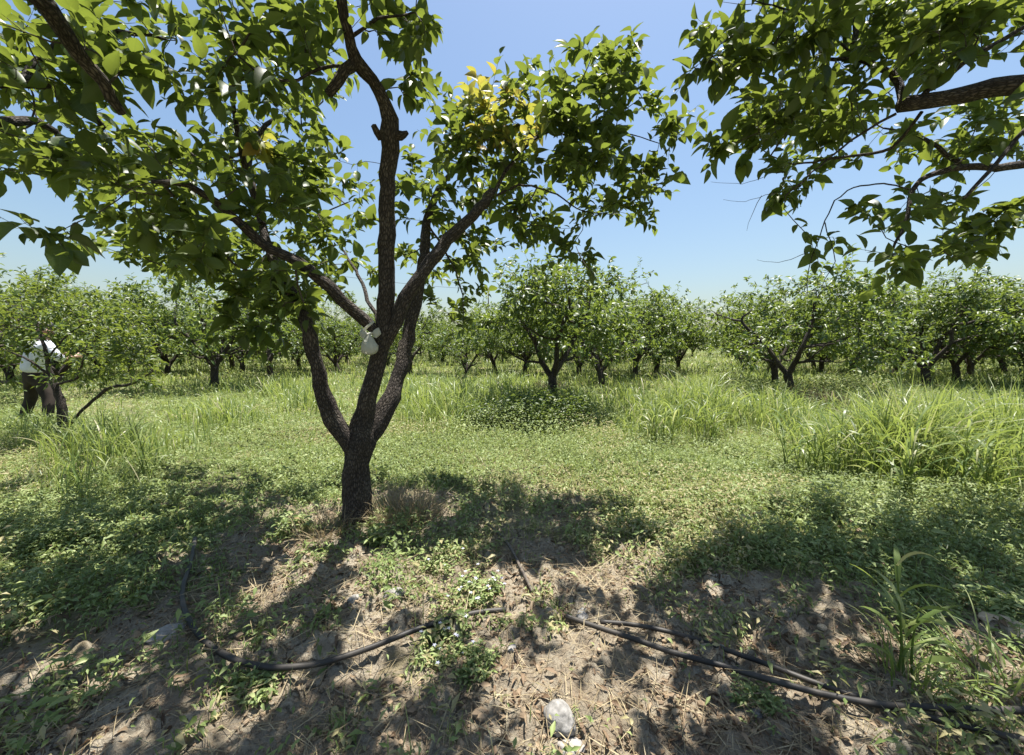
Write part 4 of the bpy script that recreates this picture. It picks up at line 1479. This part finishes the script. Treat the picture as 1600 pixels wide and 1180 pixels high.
M_LOG = bark_material('bleached_wood', (.09, .07, .05), (.3, .24, .17), (.42, .34, .25), 1.2, .5)
stick((235, 845), (282, 828), .007, 'pale dry stick in the weeds beside the upper end of the curved hose', 1)
stick((505, 1088), (640, 1100), .004, 'long thin dry twig on the soil under the curved hose', 2)
stick((395, 1010), (520, 960), .005, 'dry branched twig inside the loop of the curved hose', 3)
stick((1245, 1075), (1205, 1105), .005, 'short twig just above the lower straight hose', 4)
stick((735, 1060), (705, 1130), .004, 'thin pale twig below the flowering weed patch', 5)
stick((1010, 1085), (1060, 1060), .004, 'short grey twig between the round stone and the straight hoses', 6)


# ------------------------------------------------------------------ white plastic bag tied in the fork
def plastic_bag():
    m = simple_mat('white_plastic_film', (.62, .62, .55), .3, .5, 1.0, 45, (.5, .5, .44), trans=(.7, .7, .6), tfac=.4)
    c = P(578, 538, 2.93)
    root = empty('plastic_bag', c, 'crumpled white plastic bag hanging in the fork of the big tree', 'plastic bag')

    def crumple(profile, name, off=(0, 0, 0), seed=0, wob=.12, sq=.7):
        n = 28
        V, Q = [], []
        for i, (z, r) in enumerate(profile):
            for k in range(n):
                a = 2 * math.pi * k / n
                rr = r * (1 + wob * (fbm(np.array([math.cos(a) * 2.2 + seed]), np.array([math.sin(a) * 2.2 + z * 30]), 1.0, 3, seed)[0] - .5) * 2
                          + .07 * math.sin(a * 9 + z * 60 + 2 * math.sin(z * 90)) + .4 * (fbm(np.array([a * 2.5]), np.array([z * 90 + seed]), 1.0, 2, 3)[0] - .5))
                V.append((rr * math.cos(a) + off[0], rr * sq * math.sin(a) + off[1], z + off[2]))
        for i in range(len(profile) - 1):
            for k in range(n):
                a, b = i * n + k, i * n + (k + 1) % n
                Q.append((a, b, b + n, a + n))
        return link(name, mesh_np(name, V, Q, [m]), root)
    crumple([(-.075, .004), (-.073, .025), (-.062, .047), (-.04, .058), (-.01, .056), (.02, .042), (.045, .026), (.062, .014), (.072, .01)], 'bag_body', (-.005, 0, 0), 2)
    b1 = crumple([(.066, .010), (.085, .020), (.105, .026), (.125, .016), (.14, .003)], 'bag_handle', (.02, 0, -.01), 5, .3, .5)
    b2 = crumple([(.06, .010), (.085, .024), (.11, .02), (.13, .004)], 'bag_handle', (-.03, 0, -.012), 8, .35, .5)
    b1.rotation_euler = (0, .35, 0)
    b2.rotation_euler = (0, -.2, 0)
    T = Tubes()
    T.add([(-.02, 0, .068), (.0, .012, .075), (.03, .02, .082), (.055, .01, .09)], [.010, .009, .008, .006], 8, .2)
    T.add([(-.04, .0, .09), (-.02, -.02, .11), (.01, -.02, .135), (.035, .0, .16)], [.007, .008, .008, .006], 8, .2)
    v, q, a = T.get()
    link('knot', mesh_np('knot', v, q, [m]), root)
    root.scale = (1.05, 1.05, 1.05)


plastic_bag()


# ------------------------------------------------------------------ person bending behind the low tree
def skin_obj(name, verts, edges, radii, mat, parent, sub=2, root=0):
    me = bpy.data.meshes.new(name)
    me.from_pydata([tuple(v) for v in verts], edges, [])
    o = link(name, me)
    o.modifiers.new('skin', 'SKIN')
    sv = me.skin_vertices[0].data
    for i, r in enumerate(radii):
        sv[i].radius = (r, r) if not isinstance(r, tuple) else r
        sv[i].use_root = (i == root)
    s = o.modifiers.new('sub', 'SUBSURF')
    s.levels = sub
    s.render_levels = sub
    bpy.context.view_layer.update()
    dg = bpy.context.evaluated_depsgraph_get()
    m2 = bpy.data.meshes.new_from_object(o.evaluated_get(dg))
    m2.name = name
    bpy.data.objects.remove(o)
    m2.materials.clear()
    m2.materials.append(mat)
    m2.polygons.foreach_set('use_smooth', np.ones(len(m2.polygons), bool))
    return link(name, m2, parent)


def chain(pairs):
    """verts, edges, radii from named joints: list of (name, (x,y,z), r, parent name)"""
    idx, V, E, R = {}, [], [], []
    for i, (n, p, r, par) in enumerate(pairs):
        idx[n] = i
        V.append(p)
        R.append(r)
        if par:
            E.append((idx[par], i))
    return V, E, R


def build_person():
    x, y = Gxy(60, 664)
    z = gz(x, y)
    root = empty('person', (x, y, z), 'person in white shirt, dark trousers and grey cap standing behind the low sprouting tree', 'person')
    skin = simple_mat('skin', (.42, .25, .17), .5, .4, .05, 30)
    shirt = simple_mat('white_cotton', (.72, .74, .8), .85, .2, .35, 9, (.6, .62, .7))
    trou = simple_mat('dark_trousers', (.026, .02, .017), .85, .2, .35, 8, (.05, .038, .03))
    hair = simple_mat('dark_hair', (.02, .016, .014), .6, .3, .5, 60)
    cap = simple_mat('grey_cap', (.2, .19, .17), .85, .2, .2, 40)
    shoe = simple_mat('brown_shoe', (.05, .035, .025), .6, .4, .2, 30)
    # seen from behind, legs apart, leaning to its right-hand side, arms bent forward into the branches (+Y is forward)
    J = [('pelvis', (0, 0, .93), .14, None), ('waist', (.05, .01, 1.08), .125, 'pelvis'), ('chest', (.11, .04, 1.27), .15, 'waist'), ('upper', (.14, .07, 1.41), .12, 'chest'),
         ('neck', (.13, .1, 1.51), .056, 'upper'), ('skull_base', (.12, .13, 1.59), .072, 'neck'), ('head', (.11, .15, 1.66), .092, 'skull_base'), ('crown_top', (.11, .16, 1.73), .07, 'head'),
         ('nose', (.11, .265, 1.63), .014, 'head'), ('chin', (.11, .21, 1.565), .03, 'skull_base')]
    for s_, nm in ((1, 'far'), (-1, 'near')):
        J += [(nm + '_hip', (.09 * s_, 0, .88), .1, 'pelvis'), (nm + '_knee', (.24 * s_, .05, .48), .06, nm + '_hip'), (nm + '_calf', (.28 * s_, .0, .3), .056, nm + '_knee'),
              (nm + '_ankle', (.32 * s_, -.03, .08), .04, nm + '_calf'), (nm + '_toe', (.35 * s_, .14, .035), .032, nm + '_ankle'),
              (nm + '_shoulder', (.14 + .18 * s_, .06, 1.4), .06, 'upper'), (nm + '_elbow', (.15 + .31 * s_, .12, 1.16), .042, nm + '_shoulder'),
              (nm + '_wrist', (.15 + .22 * s_, .36, 1.2), .027, nm + '_elbow'), (nm + '_palm', (.15 + .2 * s_, .43, 1.22), .032, nm + '_wrist')]
        for q in range(4):
            o = (q - 1.5) * .018
            ln = [.07, .082, .078, .062][q]
            bx = .15 + .2 * s_
            J += [(f'{nm}_k{q}', (bx, .47, 1.22 + o), .0095, nm + '_palm'), (f'{nm}_m{q}', (bx - .02 * s_, .47 + ln * .55, 1.22 + o), .0088, f'{nm}_k{q}'),
                  (f'{nm}_t{q}', (bx - .05 * s_, .47 + ln * .7, 1.215 + o), .0075, f'{nm}_m{q}')]
        J += [(nm + '_thumb', (.15 + .18 * s_, .44, 1.262), .011, nm + '_palm'), (nm + '_thumbtip', (.15 + .16 * s_, .475, 1.275), .009, nm + '_thumb')]
        J += [(nm + '_ear', (.11 + .088 * s_, .145, 1.645), .016, 'head')]
    V, E, R = chain(J)
    skin_obj('body', V, E, R, skin, root)
    T = [('p', (0, 0, .93), .15, None), ('w', (.04, 0, 1.04), .14, 'p')]
    for s_, nm in ((1, 'far'), (-1, 'near')):
        T += [(nm + '1', (.11 * s_, .01, .82), .105, 'p'), (nm + '2', (.18 * s_, .04, .64), .098, nm + '1'), (nm + '3', (.24 * s_, .05, .46), .085, nm + '2'),
              (nm + '4', (.29 * s_, .0, .26), .08, nm + '3'), (nm + '5', (.32 * s_, -.02, .10), .075, nm + '4')]
    V, E, R = chain(T)
    skin_obj('trousers', V, E, R, trou, root)
    S = [('z', (.01, 0, .93), .165, None), ('a', (.03, 0, 1.02), .178, 'z'), ('b', (.07, .02, 1.15), .175, 'a'), ('c', (.11, .04, 1.29), .185, 'b'), ('d', (.14, .07, 1.4), .15, 'c'), ('n', (.13, .1, 1.49), .075, 'd')]
    for s_, nm in ((1, 'far'), (-1, 'near')):
        S += [(nm + 's', (.14 + .17 * s_, .06, 1.4), .09, 'd'), (nm + 'e', (.15 + .3 * s_, .12, 1.18), .075, nm + 's'), (nm + 'c', (.15 + .27 * s_, .22, 1.17), .06, nm + 'e')]
    V, E, R = chain(S)
    skin_obj('shirt', V, E, R, shirt, root)
    V, E, R = chain([('a', (.115, .07, 1.62), .05, None), ('b', (.11, .11, 1.69), .085, 'a'), ('c', (.11, .14, 1.71), .085, 'b')])
    skin_obj('hair', V, E, R, hair, root)
    V, E, R = chain([('a', (.11, .12, 1.71), .1, None), ('b', (.11, .15, 1.76), .085, 'a'), ('c', (.11, .27, 1.72), (.07, .012), 'a'), ('d', (.11, .33, 1.70), (.05, .01), 'c')])
    skin_obj('cap', V, E, R, cap, root)
    for s_ in (1, -1):
        V, E, R = chain([('a', (.315 * s_, -.06, .05), .05, None), ('b', (.335 * s_, .06, .045), .046, 'a'), ('c', (.35 * s_, .17, .038), .034, 'b')])
        skin_obj('shoe', V, E, R, shoe, root)
    root.rotation_euler = (0, 0, math.radians(-15))
    root.scale = (1.08, 1.08, 1.08)


build_person()


# ------------------------------------------------------------------ fallen trunk behind the person, power line
def fallen_trunk():
    a, b = Gxy(-60, 607), Gxy(64, 602)
    T = Tubes()
    ax, ay = a
    bx, by = b
    z = gz(*a)
    T.add([(0, 0, .12), ((bx - ax) * .4, (by - ay) * .4, .16), ((bx - ax), (by - ay), .14)], [.1, .085, .05], 9, .12)
    o = link('fallen_log', T.mesh('fallen_log', M_LOG), None, (ax, ay, z))
    tag(o, 'pale fallen tree trunk lying on the ground behind the person', 'log')


fallen_trunk()


def power_line():
    m = simple_mat('pole_wood', (.12, .1, .08), .9, .2, .3, 8)
    wm = simple_mat('aluminium_wire', (.08, .08, .085), .5, .5)
    Y2 = 75
    p2 = P(763, 452, Y2)
    tops = []
    for (px, Y, ztop, lab) in ((p2.x, Y2, p2.z, 'distant thin power pole above the trees right of the big tree'), (-27.0, 8.0, 6.6, 'power pole standing out of the picture on the left')):
        root = empty('power_pole', (px, Y, 0), lab, 'power pole')
        T = Tubes()
        T.add([(0, 0, -.2), (0, 0, ztop * .5), (0, 0, ztop + .3)], [.16, .13, .1], 10)
        link('post', T.mesh('post', m), root)
        T = Tubes()
        T.add([(-.9, 0, ztop - .1), (0, 0, ztop - .1), (.9, 0, ztop - .1)], [.05, .055, .05], 6)
        link('cross_arm', T.mesh('cross_arm', m), root)
        tops.append(Vector((px, Y, ztop)))
    A, B = tops[1], tops[0]
    pts = []
    for i in range(41):
        t = i / 40
        p = A.lerp(B, t)
        p.z -= 4 * .9 * t * (1 - t)
        pts.append(p - A)
    T = Tubes()
    T.add(pts, np.linspace(.008, .03, 41), 5)
    o = link('power_cable', T.mesh('power_cable', wm), None, A)
    tag(o, 'thin overhead power cable crossing the sky behind the orchard', 'cable')


power_line()
